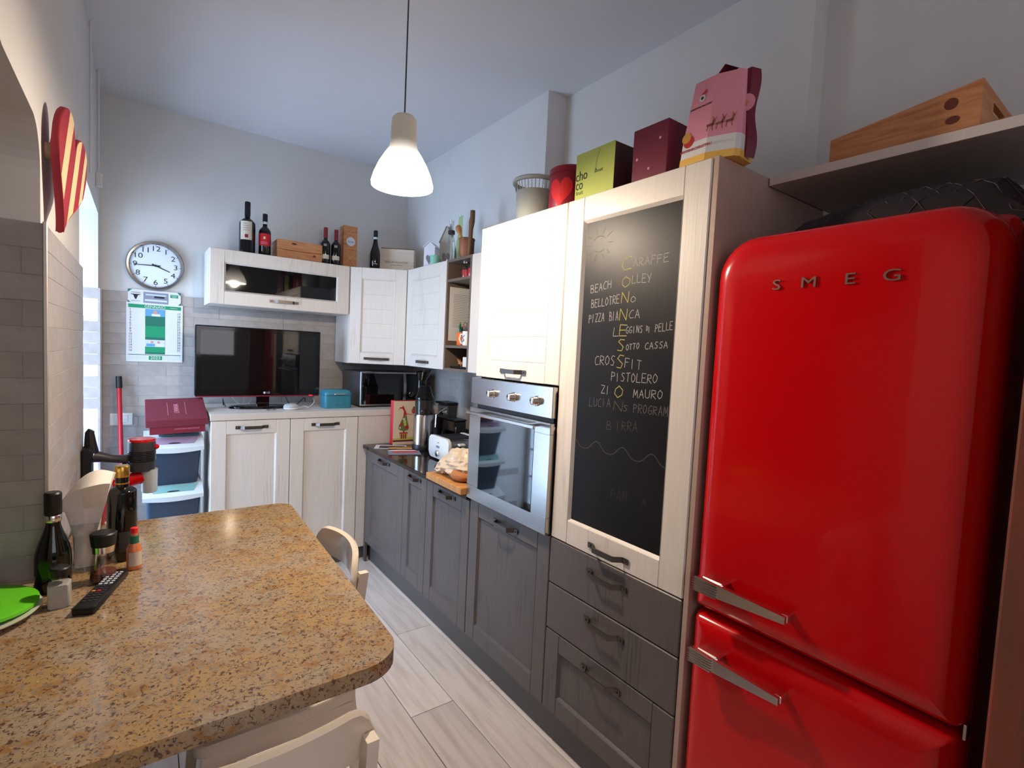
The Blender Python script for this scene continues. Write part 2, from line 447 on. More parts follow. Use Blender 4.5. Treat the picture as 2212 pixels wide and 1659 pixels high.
struct('ceiling', B().box(-3.6, -3.4, ZC, 1.0, 2.8, ZC+0.08), 'ceiling')

def arch_wall():
    # outline in (y, z) extruded in x
    arc = [(YJ+0.015 - 0.11*(1-math.cos(a)), ZARCH-0.11+0.11*math.sin(a)) for a in [k*PI/16 for k in range(9)]]
    arc += [(-0.10, 2.060), (-0.25, 2.095), (-0.45, 2.155), (-0.60, 2.200), (-0.66, 2.208), (-0.68, 2.19)]
    poly = [(YN, 0), (YN, ZC), (-3.3, ZC), (-3.3, 0), (-0.68, 0)] + list(reversed(arc)) + [(YJ+0.015, 0)]
    m = Matrix(((0, 0, 1, 0), (1, 0, 0, 0), (0, 1, 0, 0), (0, 0, 0, 1)))   # (y,z,x)->(x,y,z)
    b = B(m); b.prism(poly, XLP-0.45, XLP)
    b.m = Matrix.Identity(4)
    b.box(XLP-0.45, YN, ZLINT, XLP, YN2, ZC)
    b.box(XLP-0.45, YN2, 0, XLP, YB+0.1, ZC)
    b.box(XLP-0.45, -0.675, 0, XLP-0.25, YJ+0.01, 0.80)     # knee wall of the pass-through
    return b
wl = struct('wall_left', arch_wall(), 'plaster')
wb = struct('wall_back', B().box(XLP-0.45, YB, 0, 0.9, YB+0.12, ZC), 'plaster')
def right_wall():
    b = B()
    b.box(XCH, 0.805, 0, 0.95, YB, ZC)            # chimney breast / far part
    b.box(XR, -0.535, 0, 0.95, 0.805, ZC)
    b.box(XRN, -3.3, 0, 0.95, -0.535, ZC)
    return b
# below the wall units the right wall stands back behind the tiles
wr = struct('wall_right', (lambda b: b.box(XR, 0.6, 0, 0.95, YB, 1.40).box(XCH, 0.805, 2.13, 0.95, YB, ZC).box(XR, 0.6, 1.40, 0.95, YB, 2.13)
            .box(XR, -0.535, 0, 0.95, 0.805, ZC).box(XRN, -3.3, 0, 0.95, -0.535, ZC))(B()), 'plaster')
struct('wall_front', B().box(-3.6, -3.35, 0, 1.0, -3.25, ZC), 'plaster')
struct('wall_far_left', B().box(-3.6, -3.3, 0, -3.5, YN, ZC).box(-3.5, YN-0.05, 0, XLP-0.45, YN, ZC), 'plaster')

# tiles: running bond 0.30 x 0.067
tile_cache = {}
TH, TL, GAP = 0.0665, 0.302, 0.0016
def tiles(parent, frame, width, z0, z1, off=0.0, th=0.010):
    """frame: local x right, y up, z outward; tile face at local z = 0"""
    obj('grout', B(frame).box(0.001, z0+0.001, -th+0.0005, width-0.001, z1-0.001, -0.0016), 'grout', parent)
    nz = int(math.ceil((z1-z0)/TH))
    pinv = W[parent].inverted()
    for r in range(nz):
        top = z1 - r*TH; bot = max(z0, top-TH)
        if top-bot < 0.02: continue
        x = -(((r % 2)*TL/2 + off) % TL)
        while x < width - 0.004:
            a, b2 = max(x, 0), min(x+TL, width)
            if b2-a > 0.012:
                k = (round(b2-a, 3), round(top-bot, 3))
                if k not in tile_cache:
                    bb = B().box(GAP/2, GAP/2, -th, k[0]-GAP/2, k[1]-GAP/2, 0, 0.0009)
                    bmesh.ops.recalc_face_normals(bb.bm, faces=bb.bm.faces[:])
                    me = bpy.data.meshes.new('tile'); bb.bm.to_mesh(me); bb.bm.free(); me.materials.append(M['tile']); tile_cache[k] = me
                o = bpy.data.objects.new('tile', tile_cache[k]); C.objects.link(o); o.parent = parent
                o.matrix_local = pinv @ frame @ T(a, bot, random.uniform(-0.0006, 0.0006))
            x += TL
tiles(wl, fr((XL, YJ, 0), '+X'), YN-YJ+0.004, 0.80, TT, 0.10)
tiles(wl, fr((XL-0.45, YJ, 0), '-Y'), 0.45, 0.80, TT, 0.05)
tiles(wl, fr((XL-0.30, YN2, 0), '-Y'), 0.30, 0.0, TT, 0.0)
YBT = YB-0.010
tiles(wb, fr((XL+0.003, YBT, 0), '-Y'), 1.05, 0.30, TT, 0.12)
tiles(wb, fr((XL+0.003+1.05, YBT, 0), '-Y'), 1.06, 1.02, TT, 0.16)
tiles(wr, fr((XR-0.010, YB-0.02, 0), '-X'), YB-0.02-0.604, 0.843, 1.45, 0.0)
struct('trim_1', B().box(XL-0.006, YJ-0.004, 0.80, XL+0.003, YJ+0.006, TT+0.004, 0.0015), 'trim_metal', label='metal corner strip on the tiled edge')
struct('trim_2', B().box(0.045, -0.6, 0.0, 0.06, 2.03, 0.146).box(-0.95, 2.075, 0.0, 0.05, 2.09, 0.10), 'plinth')
struct('trim_3', B().tube([(XLP+0.012, 2.30, 1.95+0.45), (XLP+0.012, 2.30, ZC)], 0.006).tube([(XLP+0.012, 1.75, 2.30), (XLP+0.012, 1.75, ZC)], 0.005)
       .box(XLP, 2.285, 2.36, XLP+0.03, 2.315, 2.44, 0.004), 'plaster')
# recess window (tall, glazed, with bars)
win = struct('window_1', (lambda b: b.box(-1.93, YN, 0.0, -1.88, YN+0.06, ZLINT).box(-1.93, YN2-0.06, 0.0, -1.88, YN2, ZLINT)
             .box(-1.93, YN, ZLINT-0.06, -1.88, YN2, ZLINT).box(-1.93, YN, 0, -1.88, YN2, 0.06).box(-1.925, 1.895, 0.05, -1.875, 1.965, ZLINT-0.05))(B()), 'window_white')
for k in range(7):
    obj('glazing_bar', B().box(-1.915, YN+0.05, 0.32+0.27*k, -1.895, YN2-0.05, 0.34+0.27*k), 'window_white', win)
for k, yy in enumerate((1.62, 2.22)):
    obj('glazing_bar', B().box(-1.915, yy, 0.05, -1.895, yy+0.02, ZLINT-0.05), 'window_white', win)
for a, b2 in ((YN+0.06, 1.895), (1.965, YN2-0.06)):
    obj('pane', B().box(-1.907, a, 0.06, -1.903, b2, ZLINT-0.06), 'sheer', win)

# ------------------------------------------------------------------ pendant lamp
def shade_mat():
    m = bpy.data.materials.new('lamp_shade_glow'); m.use_nodes = True
    nt = m.node_tree; b = nt.nodes['Principled BSDF']; L = nt.links
    b.inputs['Base Color'].default_value = lin((206, 202, 190)); b.inputs['Roughness'].default_value = 0.35
    tc = nd(nt, 'ShaderNodeTexCoord'); sp = nd(nt, 'ShaderNodeSeparateXYZ'); L.new(tc.outputs['Object'], sp.inputs[0])
    cr = nd(nt, 'ShaderNodeMapRange'); cr.inputs[1].default_value = 0.16; cr.inputs[2].default_value = 0.04; cr.inputs[3].default_value = 0.0; cr.inputs[4].default_value = 1.0
    L.new(sp.outputs[2], cr.inputs[0])
    pw = nd(nt, 'ShaderNodeMath', operation='POWER'); pw.inputs[1].default_value = 1.6; L.new(cr.outputs[0], pw.inputs[0])
    ml = nd(nt, 'ShaderNodeMath', operation='MULTIPLY_ADD'); ml.inputs[1].default_value = 4.0; ml.inputs[2].default_value = 0.03; L.new(pw.outputs[0], ml.inputs[0])
    b.inputs['Emission Color'].default_value = (1.0, 0.90, 0.76, 1); L.new(ml.outputs[0], b.inputs['Emission Strength'])
    return m
M['shade'] = shade_mat()
LX, LY, LZ = -0.548, 0.27, 2.105
lamp = thing('pendant_lamp', 'cream bottle-shaped pendant lamp hanging lit on a grey cord', 'lamp', (LX, LY, LZ))
prof = [(0.107, 0.0), (0.108, 0.012), (0.100, 0.04), (0.085, 0.075), (0.066, 0.108), (0.050, 0.132), (0.046, 0.15), (0.045, 0.20), (0.043, 0.232), (0.034, 0.243), (0.006, 0.246)]
inner = [(r-0.004, z-0.004 if i else z) for i, (r, z) in enumerate(prof[:-1])]
obj('lamp_shade', B().lathe(prof, LX, LY, LZ, 40, cap=False), 'shade', lamp, True)
M['shade_in'] = mat('lamp_inside_glow', (240, 235, 225), 0.6, emit=(255, 226, 190), es=9.0)
obj('shade_lining', B().lathe(inner, LX, LY, LZ, 40, cap=False), 'shade_in', lamp, True)
obj('cord', B().tube([(LX, LY, LZ+0.245), (LX, LY, ZC)], 0.0028), 'cord', lamp)
obj('canopy', B().lathe([(0.045, 0), (0.045, -0.02), (0.02, -0.03)], LX, LY, ZC, 20), 'white', lamp, True)
M['bulb'] = mat('bulb_glow', (255, 240, 220), 0.5, emit=(255, 236, 205), es=60.0)
obj('bulb', B().ball((LX, LY, LZ+0.045), 0.032), 'bulb', lamp, True)
pl = bpy.data.lights.new('bulb_light', 'POINT'); pl.energy = 58; pl.color = (1.0, 0.83, 0.64); pl.shadow_soft_size = 0.035
plo = bpy.data.objects.new('bulb_light', pl); C.objects.link(plo); plo.location = (LX, LY, LZ+0.004)

# ------------------------------------------------------------------ cabinet building blocks
def handle(parent, frame, cx, cy, w=0.185, m='iron'):
    """bent flat bar on two screwed plates, centred on (cx, cy) in the face frame"""
    b = B(frame @ T(cx-w/2, cy, 0)); h = 0.0095; th = 0.0035
    pth = [(0, 0.002), (0.026, 0.002), (0.046, 0.028), (w-0.046, 0.028), (w-0.026, 0.002), (w, 0.002)]
    rows = []
    for x, z in pth:
        rows.append([(x, -h, z), (x, h, z), (x, h, z+th), (x, -h, z+th)])
    b.grid(rows, close=True, cap=True)
    o = obj('handle', b, m, parent)
    s = B(frame @ T(cx-w/2, cy, 0))
    for x in (0.012, w-0.012): s.lathe([(0.0045, 0.004), (0.0045, 0.008), (0.002, 0.0095)], x, 0, 0, 8)
    # studs share the handle's mesh look; they sit on the plates
    bm = bmesh.new(); bm.from_mesh(o.data); s.bm.transform(W[o].inverted())
    me2 = bpy.data.meshes.new('tmp'); s.bm.to_mesh(me2); s.bm.free(); bm.from_mesh(me2); bm.to_mesh(o.data); bm.free(); bpy.data.meshes.remove(me2)
    return o
def door(parent, frame, w, h, m, style='panel', st=0.085, rl=0.085, hy=None, hx=None, th=0.020, boards=5, name='door', hw=0.185, label=None):
    """frame origin = lower left corner of the door on the face plane; door thickness goes behind the face"""
    g = 0.0015
    b = B(frame)
    if style == 'flat':
        b.box(g, g, -th, w-g, h-g, 0, 0.003)
        d = obj(name, b, m, parent, label=label)
    else:
        b.box(g, g, -th, st, h-g, 0, 0.003).box(w-st, g, -th, w-g, h-g, 0, 0.003)
        b.box(st-0.0005, g, -th, w-st+0.0005, rl, -0.0003, 0.002).box(st-0.0005, h-rl, -th, w-st+0.0005, h-g, -0.0003, 0.002)
        # sloping inner moulding
        i = 0.008
        x0, x1, y0, y1 = st, w-st, rl, h-rl
        o4 = [(x0, y0, -0.001), (x1, y0, -0.001), (x1, y1, -0.001), (x0, y1, -0.001)]
        i4 = [(x0+i, y0+i, -0.011), (x1-i, y0+i, -0.011), (x1-i, y1-i, -0.011), (x0+i, y1-i, -0.011)]
        b.grid([o4, i4], close=True)
        d = obj(name, b, m, parent, label=label)
        if style == 'panel':
            obj('panel', B(frame).box(x0, y0, -th+0.002, x1, y1, -0.011), m, d)
        elif style == 'boards':
            bh = (y1-y0-2*i)/boards
            for k in range(boards):
                obj('board', B(frame).box(x0+i*0.6, y0+i+bh*k, -th+0.002, x1-i*0.6, y0+i+bh*(k+1), -0.010, 0.0022), m, d)
        elif style == 'glass':
            obj('glass_pane', B(frame).box(x0, y0, -th+0.004, x1, y1, -0.011), 'blackglass', d)
        elif style == 'chalk':
            obj('chalkboard_panel', B(frame).box(x0, y0, -th+0.002, x1, y1, -0.011), 'chalk', d)
    if hy is not None: handle(d, frame, w/2 if hx is None else hx, hy, hw)
    return d

# ------------------------------------------------------------------ tall units (faces at X = 0)
ZT = 2.114; D0 = 0.022
tw = thing('oven_tower', 'tall oven housing with cream grooved door above and grey panelled door below', 'cabinet', (0.3, 0.3, 0.146))
obj('carcass', B().box(D0, 0.0015, 0.146, XR-0.002, 0.5985, 0.80).box(D0, 0.0015, 0.80, XR-0.002, 0.018, 1.42).box(D0, 0.582, 0.80, XR-0.002, 0.5985, 1.42)
    .box(D0, 0.0015, 1.42, XR-0.002, 0.5985, ZT), 'cream_plain', tw)
fX = lambda y, z: fr((0, y, z), '-X')
door(tw, fX(0.6, 1.418), 0.6, ZT-1.418, 'cream', 'boards', st=0.088, rl=0.075, hy=0.040)
door(tw, fX(0.6, 0.146), 0.6, 0.686-0.001, 'grey', 'panel', st=0.078, rl=0.078, hy=0.634)
# oven
ov = thing('built_in_oven', 'stainless steel built-in oven with three knobs and dark glass window', 'oven', (0.25, 0.3, 0.834))
obj('body', B().box(0.004, 0.022, 0.836, 0.55, 0.578, 1.41), 'darkgrey', ov)
obj('control_panel', B().box(-0.022, 0.004, 1.292, 0.003, 0.596, 1.414, 0.002), 'steel', ov)
b = B().box(-0.026, 0.004, 0.836, 0.003, 0.596, 0.905, 0.002).box(-0.026, 0.004, 1.228, 0.003, 0.596, 1.274, 0.002)
b.box(-0.026, 0.004, 0.904, 0.003, 0.105, 1.229, 0.001).box(-0.026, 0.495, 0.904, 0.003, 0.596, 1.229, 0.001)
od = obj('oven_door', b, 'steel', ov)
obj('glass_window', B().box(-0.0275, 0.100, 0.900, -0.005, 0.500, 1.246, 0.001), 'ovenglass', od)
obj('oven_handle', B().box(-0.074, 0.050, 1.247, -0.062, 0.552, 1.263, 0.003).box(-0.066, 0.10, 1.249, -0.024, 0.12, 1.261).box(-0.066, 0.48, 1.249, -0.024, 0.50, 1.261), 'steel', od)
for y in (0.415, 0.257, 0.098):
    m_ = Matrix.Translation((-0.022, y, 1.352)) @ Matrix.Rotation(-PI/2, 4, 'Y')
    obj('knob', B(m_).lathe([(0.021, 0), (0.021, 0.004), (0.017, 0.006), (0.016, 0.026), (0.013, 0.028)], seg=20), 'chrome', ov, True)
# chalkboard tower
ct = thing('chalkboard_tower', 'tall cabinet with framed chalkboard door over three grey drawers', 'cabinet', (0.3, -0.3, 0.146))
obj('carcass', B().box(D0, -0.5985, 0.146, XR-0.002, -0.0015, ZT), 'cream_plain', ct)
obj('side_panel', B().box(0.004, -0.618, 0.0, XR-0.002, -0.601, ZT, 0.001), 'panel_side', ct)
cd = door(ct, fX(0.0, 0.832), 0.6, ZT-0.832, 'cream', 'chalk', st=0.090, rl=0.088, hy=0.038)
door(ct, fX(0.0, 0.653), 0.6, 0.178, 'grey', 'flat', hy=0.122, name='drawer')
door(ct, fX(0.0, 0.470), 0.6, 0.182, 'grey', 'flat', hy=0.130, name='drawer')
door(ct, fX(0.0, 0.146), 0.6, 0.323, 'grey', 'panel', st=0.080, rl=0.072, hy=0.275, name='drawer')

# chalk handwriting, single-stroke capitals
ST = {'A': [[(0, 0), (.5, 1), (1, 0)], [(.2, .38), (.8, .38)]], 'B': [[(0, 0), (0, 1), (.7, .95), (.75, .6), (0, .52), (.9, .45), (.9, .05), (0, 0)]],
 'C': [[(1, .92), (.6, 1), (.15, .75), (0, .35), (.25, .02), (1, .08)]], 'D': [[(0, 0), (0, 1), (.8, .75), (.85, .3), (0, 0)]],
 'E': [[(1, 1), (.05, 1), (0, 0), (1, 0)], [(0, .52), (.8, .55)]], 'F': [[(0, 0), (.05, 1), (1, 1)], [(.05, .55), (.75, .55)]],
 'G': [[(1, .9), (.6, 1), (.1, .7), (.05, .2), (.5, 0), (.95, .15), (.95, .45), (.55, .45)]], 'H': [[(0, 0), (0, 1)], [(1, 0), (1, 1)], [(0, .5), (1, .5)]],
 'I': [[(.5, 0), (.5, 1)]], 'L': [[(.1, 1), (0, 0), (1, .03)]], 'M': [[(0, 0), (.1, 1), (.5, .3), (.9, 1), (1, 0)]],
 'N': [[(0, 0), (.1, 1), (.9, 0), (1, 1)]], 'O': [[(.5, 1), (.1, .75), (0, .3), (.4, 0), (.9, .25), (1, .7), (.5, 1)]],
 'P': [[(0, 0), (.05, 1), (.85, .9), (.9, .6), (.05, .48)]], 'R': [[(0, 0), (.05, 1), (.85, .9), (.9, .6), (.05, .5), (1, 0)]],
 'S': [[(.95, .95), (.4, 1), (.1, .75), (.85, .35), (.6, 0), (0, .05)]], 'T': [[(0, 1), (1, .98)], [(.5, 1), (.48, 0)]],
 'U': [[(0, 1), (.05, .2), (.4, 0), (.9, .15), (1, 1)]], 'V': [[(0, 1), (.45, 0), (1, 1)]], 'Y': [[(0, 1), (.5, .5)], [(1, 1), (.35, 0)]],
 'Z': [[(0, .98), (1, 1), (.05, 0), (1, .03)]]}
CH = [("C",-0.278,1.831,-0.319,1.829,0.044,"y"),("ARAFFE",-0.326,1.839,-0.470,1.839,0.026,"w"),("BEACH",-0.135,1.765,-0.237,1.777,0.027,"w"),
("V",-0.261,1.782,-0.277,1.783,0.015,"f"),("O",-0.281,1.773,-0.318,1.771,0.035,"y"),("LLEY",-0.324,1.785,-0.407,1.781,0.027,"w"),
("BELLOTRE",-0.142,1.712,-0.278,1.722,0.028,"w"),("N",-0.282,1.722,-0.316,1.723,0.036,"y"),("O",-0.323,1.723,-0.345,1.723,0.019,"w"),
("PIZZA",-0.134,1.658,-0.212,1.664,0.029,"w"),("BIA",-0.233,1.665,-0.276,1.665,0.031,"w"),("N",-0.278,1.664,-0.313,1.669,0.037,"y"),
("CA",-0.321,1.670,-0.371,1.670,0.027,"w"),("L",-0.255,1.611,-0.280,1.614,0.030,"w"),("E",-0.282,1.613,-0.316,1.613,0.036,"y"),
("GGINS",-0.311,1.620,-0.384,1.623,0.022,"w"),("DI",-0.396,1.627,-0.412,1.623,0.017,"w"),("PELLE",-0.430,1.624,-0.498,1.630,0.024,"w"),
("S",-0.278,1.562,-0.310,1.564,0.039,"y"),("OTTO",-0.316,1.564,-0.374,1.570,0.019,"w"),("CASSA",-0.395,1.570,-0.486,1.575,0.020,"w"),
("CROS",-0.176,1.510,-0.276,1.512,0.032,"w"),("S",-0.279,1.503,-0.311,1.507,0.044,"y"),("FIT",-0.315,1.507,-0.391,1.502,0.030,"w"),
("PISTOLERO",-0.258,1.458,-0.456,1.463,0.029,"w"),("ZI",-0.214,1.411,-0.262,1.409,0.028,"w"),("O",-0.277,1.403,-0.315,1.407,0.039,"y"),
("MAURO",-0.359,1.411,-0.480,1.415,0.027,"w"),("LUCIA",-0.160,1.360,-0.266,1.367,0.029,"f"),("N",-0.276,1.359,-0.319,1.361,0.032,"v"),
("S",-0.320,1.362,-0.339,1.364,0.020,"f"),("PROGRAM",-0.363,1.362,-0.503,1.365,0.028,"f"),("B",-0.250,1.289,-0.272,1.292,0.030,"g"),
("IRRA",-0.294,1.293,-0.390,1.301,0.030,"g"),("RAM",-0.288,1.054,-0.366,1.063,0.035,"h"),("A",-0.420,1.066,-0.442,1.068,0.022,"h")]
bf = fr((0.0108, 0, 0), '-X')
for s_, y0, z0, y1, z1, cap, col in CH:
    b = B(bf); n = len(s_); pitch = (y0-y1)/n
    lw = pitch*0.72 if n > 1 else pitch*0.95
    for i, ch in enumerate(s_):
        ox = -y0 + pitch*i; oz = z0 + (z1-z0)*i/max(1, n-1) + random.uniform(-.001, .001)
        for st_ in ST[ch]:
            pts = [(ox + x*(lw if ch != 'I' else lw*0.6) + random.uniform(-.0006, .0006), oz + y*cap*(1+random.uniform(-.05, .05))) for x, y in st_]
            b.ribbon(pts, 0.0020 if col != 'y' else 0.0026, 0.0002)
    obj('chalk_word', b, 'chalk_'+col, cd)
b = B(bf)
for k in range(10):
    a = k*2*PI/10
    b.ribbon([(0.165+0.042*math.cos(a), 1.935+0.036*math.sin(a)), (0.165+(0.062+0.014*(k % 3))*math.cos(a), 1.935+(0.055+0.01*(k % 2))*math.sin(a))], 0.0016, 0.0002)
ring = [(0.165+0.032*math.cos(a), 1.935+0.028*math.sin(a)) for a in [k*2*PI/24 for k in range(25)]]
b.ribbon(ring[3:11], 0.0022, 0.0002); b.ribbon(ring[15:22], 0.0018, 0.0002)
obj('chalk_sun', b, 'chalk_v', cd)
b = B(bf); pts = []
for k in range(49):
    u = k/48; pts.append((0.10+0.40*u, 1.205 + 0.034*abs(math.cos(u*PI*3.3+0.4))**3))
b.ribbon(pts, 0.0035, 0.0002)
obj('chalk_wave', b, 'chalk_g', cd)

# ------------------------------------------------------------------ base units on the right
def base_unit(name, y0, y1, label, st):
    t = thing(name, label, 'cabinet', (0.3, (y0+y1)/2, 0.146), 'grey base units')
    obj('carcass', B().box(D0, y0+0.001, 0.146, XR-0.014, y1-0.001, 0.818), 'grey_plain', t)
    w_ = y1-y0
    door(t, fX(y1, 0.146), w_, 0.667, 'grey', 'panel', st=st, rl=0.078, hy=0.637, hw=min(0.185, w_*0.55))
    return t
base_unit('base_cabinet', 0.602, 1.063, 'grey oak base cabinet beside the oven tower, under the chopping board', 0.078)
base_unit('base_cabinet', 1.063, 1.371, 'narrow grey oak base cabinet, middle of the low run', 0.075)
base_unit('base_cabinet', 1.371, 1.990, 'wide grey oak base cabinet nearest the white back units', 0.082)
tag(obj('filler_panel', B().box(0.004, 1.992, 0.0, 0.02, 2.026, 0.818), 'grey_plain'), 'narrow dark filler strip in the corner beside the white units', 'panel')
wt = obj('worktop', B().box(-0.022, 0.602, 0.8185, XR-0.012, 2.026, 0.843, 0.002), 'slab_black')
tag(wt, 'glossy black stone worktop over the low grey cabinets', 'worktop')

# ------------------------------------------------------------------ white back units
fY = lambda x, z, y=2.028: fr((x, y, z), '-Y')
def back_unit(x0, x1, label):
    t = thing('base_cabinet', label, 'cabinet', ((x0+x1)/2, 2.3, 0.10), 'white back units')
    obj('carcass', B().box(x0+0.001, 2.050, 0.0 if x0 < -0.9 else 0.10, x1-0.001, YBT-0.012, 1.045), 'cream_plain', t)
    door(t, fY(x0, 0.10), x1-x0, 0.944, 'cream', 'panel', st=0.085, rl=0.085, hy=0.900)
back_unit(-0.957, -0.506, 'cream panelled cabinet at the left end, beside the storage boxes')
back_unit(-0.506, -0.060, 'cream panelled cabinet under the television and teal tin')
f_ = obj('corner_filler', B().box(-0.058, 2.030, 0.10, XR-0.013, 2.050, 1.045, 0.002), 'cream_plain')
tag(f_, 'plain cream panel closing the corner behind the black worktop', 'panel')
t_ = obj('white_worktop', B().box(-0.960, 2.022, 1.0465, XR-0.012, YBT-0.012, 1.087, 0.002), 'cream_plain')
tag(t_, 'pale worktop carrying the television and the microwave', 'worktop')

# ------------------------------------------------------------------ wall units
ZU = 1.408; ZG = 1.762
gl = thing('glass_wall_cabinet', 'cream wall cabinet with long smoked glass flap above the television', 'cabinet', (-0.5, 2.45, ZG))
obj('carcass', B().box(-0.950, 2.306, ZG, -0.066, YBT-0.012, ZT), 'cream_plain', gl)
door(gl, fY(-0.950, ZG, 2.284), 0.886, ZT-ZG, 'cream', 'glass', st=0.085, rl=0.084, hy=0.048)
# corner unit with diagonal front from (-0.062,2.284) to (0.29,2.066)
cu_ = thing('corner_wall_cabinet', 'cream corner wall cabinet with diagonal grooved door above the microwave', 'cabinet', (0.2, 2.4, ZU))
dv = Vector((0.290+0.062, 2.066-2.284, 0)); dn = Vector((dv.y, -dv.x, 0)).normalized()   # outward
dn = -dn if dn.y > 0 else dn
p0 = Vector((-0.060, 2.284, 0)); p1 = Vector((0.290, 2.066, 0)); bk = -dn*0.022
obj('carcass', B().prism([(p0.x+0.002, YBT-0.012), (p0.x+0.002, (p0+bk).y+0.004), ((p1+bk).x, (p1+bk).y), (XR-0.012, (p1+bk).y+0.002), (XR-0.012, YBT-0.012)], ZU, ZT), 'cream_plain', cu_)
door(cu_, fr((p0.x, p0.y, ZU), tuple(p1-p0)), (p1-p0).length, ZT-ZU, 'cream', 'boards', st=0.085, rl=0.082, hy=0.040)
rc = thing('wall_cabinet', 'cream grooved wall cabinet between the corner cabinet and the open shelves', 'cabinet', (0.45, 1.77, ZU))
obj('carcass', B().box(0.312, 1.472, ZU, XR-0.012, 2.060, ZT), 'cream_plain', rc)
door(rc, fr((0.290, 2.063, ZU), '-X'), 0.592, ZT-ZU, 'cream', 'boards', st=0.085, rl=0.082, hy=0.040)
nc = thing('wall_cabinet', 'plain cream wall cabinet half hidden behind the oven tower', 'cabinet', (0.45, 0.88, ZU))
obj('carcass', B().box(0.312, 0.603, ZU, XR-0.012, 1.158, ZT), 'cream_plain', nc)
door(nc, fr((0.290, 1.160, ZU), '-X'), 0.556, ZT-ZU, 'cream', 'flat')
os_ = thing('open_shelf_unit', 'narrow taupe open shelf unit holding jars and pens', 'shelf', (0.45, 1.315, ZU))
SY0, SY1 = 1.162, 1.470
obj('side_panel', B().box(0.292, SY1-0.018, ZU, XR-0.012, SY1-0.001, ZT), 'taupe', os_)
obj('side_panel', B().box(0.292, SY0, ZU, XR-0.012, SY0+0.018, ZT), 'taupe', os_)
obj('back_panel', B().box(XR-0.022, SY0+0.018, ZU, XR-0.012, SY1-0.018, ZT), 'taupe', os_)
SHZ = (ZU, 1.553, 1.972, ZT-0.018)
for z in SHZ: obj('shelf_board', B().box(0.292, SY0+0.018, z, XR-0.022, SY1-0.018, z+0.016), 'taupe', os_)

# shelf content (placed on the boards)
def candle_jar(x, y, z, label, lid):
    t = thing('candle_jar', label, 'jar', (x, y, z), 'red candle jars')
    obj('glass', B().lathe([(0.030, 0), (0.032, 0.01), (0.032, 0.085), (0.026, 0.10), (0.024, 0.1), (0.029, 0.083), (0.029, 0.005)], x, y, z, 20), 'glass', t, True)
    obj('wax', B().lathe([(0.028, 0.008), (0.028, 0.060)], x, y, z, 20), 'wax_red', t, True)
    if lid: obj('lid', B().lathe([(0.028, 0.100), (0.028, 0.116), (0.020, 0.118)], x, y, z, 20), 'chrome', t, True)
candle_jar(0.37, 1.355, 1.988, 'red candle in a glass jar with metal lid, top shelf', True)
candle_jar(0.36, 1.265, 1.988, 'open glass tumbler of red wax, top shelf', False)
pf = fr((0.470, SY1-0.020, 0), '-Y')
o = obj('recipe_sheet', B(fr((0.30, SY1-0.0195, 1.60), '-Y')).box(0.01, 0, 0, 0.30, 0.345, 0.0008), 'paper'); tag(o, 'printed paper sheet pinned to the side of the open shelves', 'paper')
b = B(fr((0.31, SY1-0.0205, 1.60), '-Y'))
for k in range(20): b.ribbon([(0.03, 0.30-0.011*k), (0.03+0.10+0.12*random.random(), 0.30-0.011*k)], 0.002, 0.0004)
obj('print_lines', b, 'ink_soft', o)
o = obj('photo_card', B(fr((0.40, SY1-0.0225, 1.66), '-Y') @ Rz(-0.35)).box(0, 0, 0, 0.055, 0.075, 0.001), 'grey_print'); tag(o, 'small colour photo card stuck over the pinned sheet', 'photo')
fo = fr((0.40, SY1-0.0225, 1.66), '-Y') @ Rz(-0.35)
for i in range(3):
    for j in range(3):
        obj('picture_patch', B(fo).box(0.005+0.016*i, 0.006+0.022*j, 0.001, 0.019+0.016*i, 0.025+0.022*j, 0.0014), ['blue_print', 'pale_print', 'red_print', 'skin_print', 'ink'][(i*2+j*3) % 5], o)
for k, (yy, zz) in enumerate(((1.30, 1.79), (1.295, 1.70))):
    o = obj('note_card', B(Matrix.Translation((0.40, yy-0.06, zz)) @ Matrix.Rotation(0.55, 4, 'X')).box(0, 0, 0, 0.001, 0.085, 0.085), 'paper')
    tag(o, 'upper blank white note card sticking out of the shelf' if k == 0 else 'lower blank white note card sticking out of the shelf', 'card')
t = thing('pen_holder', 'orange pen pot with felt pens and scissors', 'pen pot', (0.36, 1.36, 1.569))
b = B().box(0.335, 1.33, 1.569, 0.385, 1.385, 1.655, 0.004); obj('pot', b, 'orange', t)
for k in range(5):
    obj('pen', B().tube([(0.345+0.008*k, 1.345+0.007*k, 1.60), (0.345+0.008*k-0.012, 1.352+0.011*k, 1.695+0.012*(k % 3))], 0.0045, 6), ['green_dark', 'green_print', 'olive_print', 'ink', 'green_print'][k], t)
t = thing('mug', 'white mug with blue print beside the pen pot', 'mug', (0.35, 1.26, 1.569))
obj('cup', B().lathe([(0.034, 0), (0.037, 0.004), (0.038, 0.09), (0.035, 0.09), (0.034, 0.01)], 0.35, 1.265, 1.569, 24), 'plate', t, True)
obj('mug_handle', B().tube([(0.35-0.012, 1.265+0.036, 1.64), (0.333, 1.327, 1.642), (0.328, 1.334, 1.612), (0.334, 1.322, 1.585), (0.34, 1.300, 1.583)], 0.006, 8), 'plate', t, True)
b = B(fr((0.3118, 1.262, 1.612), '-X')); b.ribbon([(-.012, -.02), (.008, -.01), (-.006, .01), (.012, .022)], 0.006); obj('print', b, 'blue_paint', t)
t = thing('spice_bottle', 'small green bottle with dark cap behind the white mug', 'bottle', (0.42, 1.30, 1.569))
obj('glass', B().lathe([(0.02, 0), (0.022, 0.005), (0.022, 0.10), (0.012, 0.125), (0.012, 0.135)], 0.42, 1.30, 1.569, 14), 'olive_print', t, True)
obj('cap', B().lathe([(0.014, 0.135), (0.014, 0.155)], 0.42, 1.30, 1.569, 14), 'brownwood', t, True)
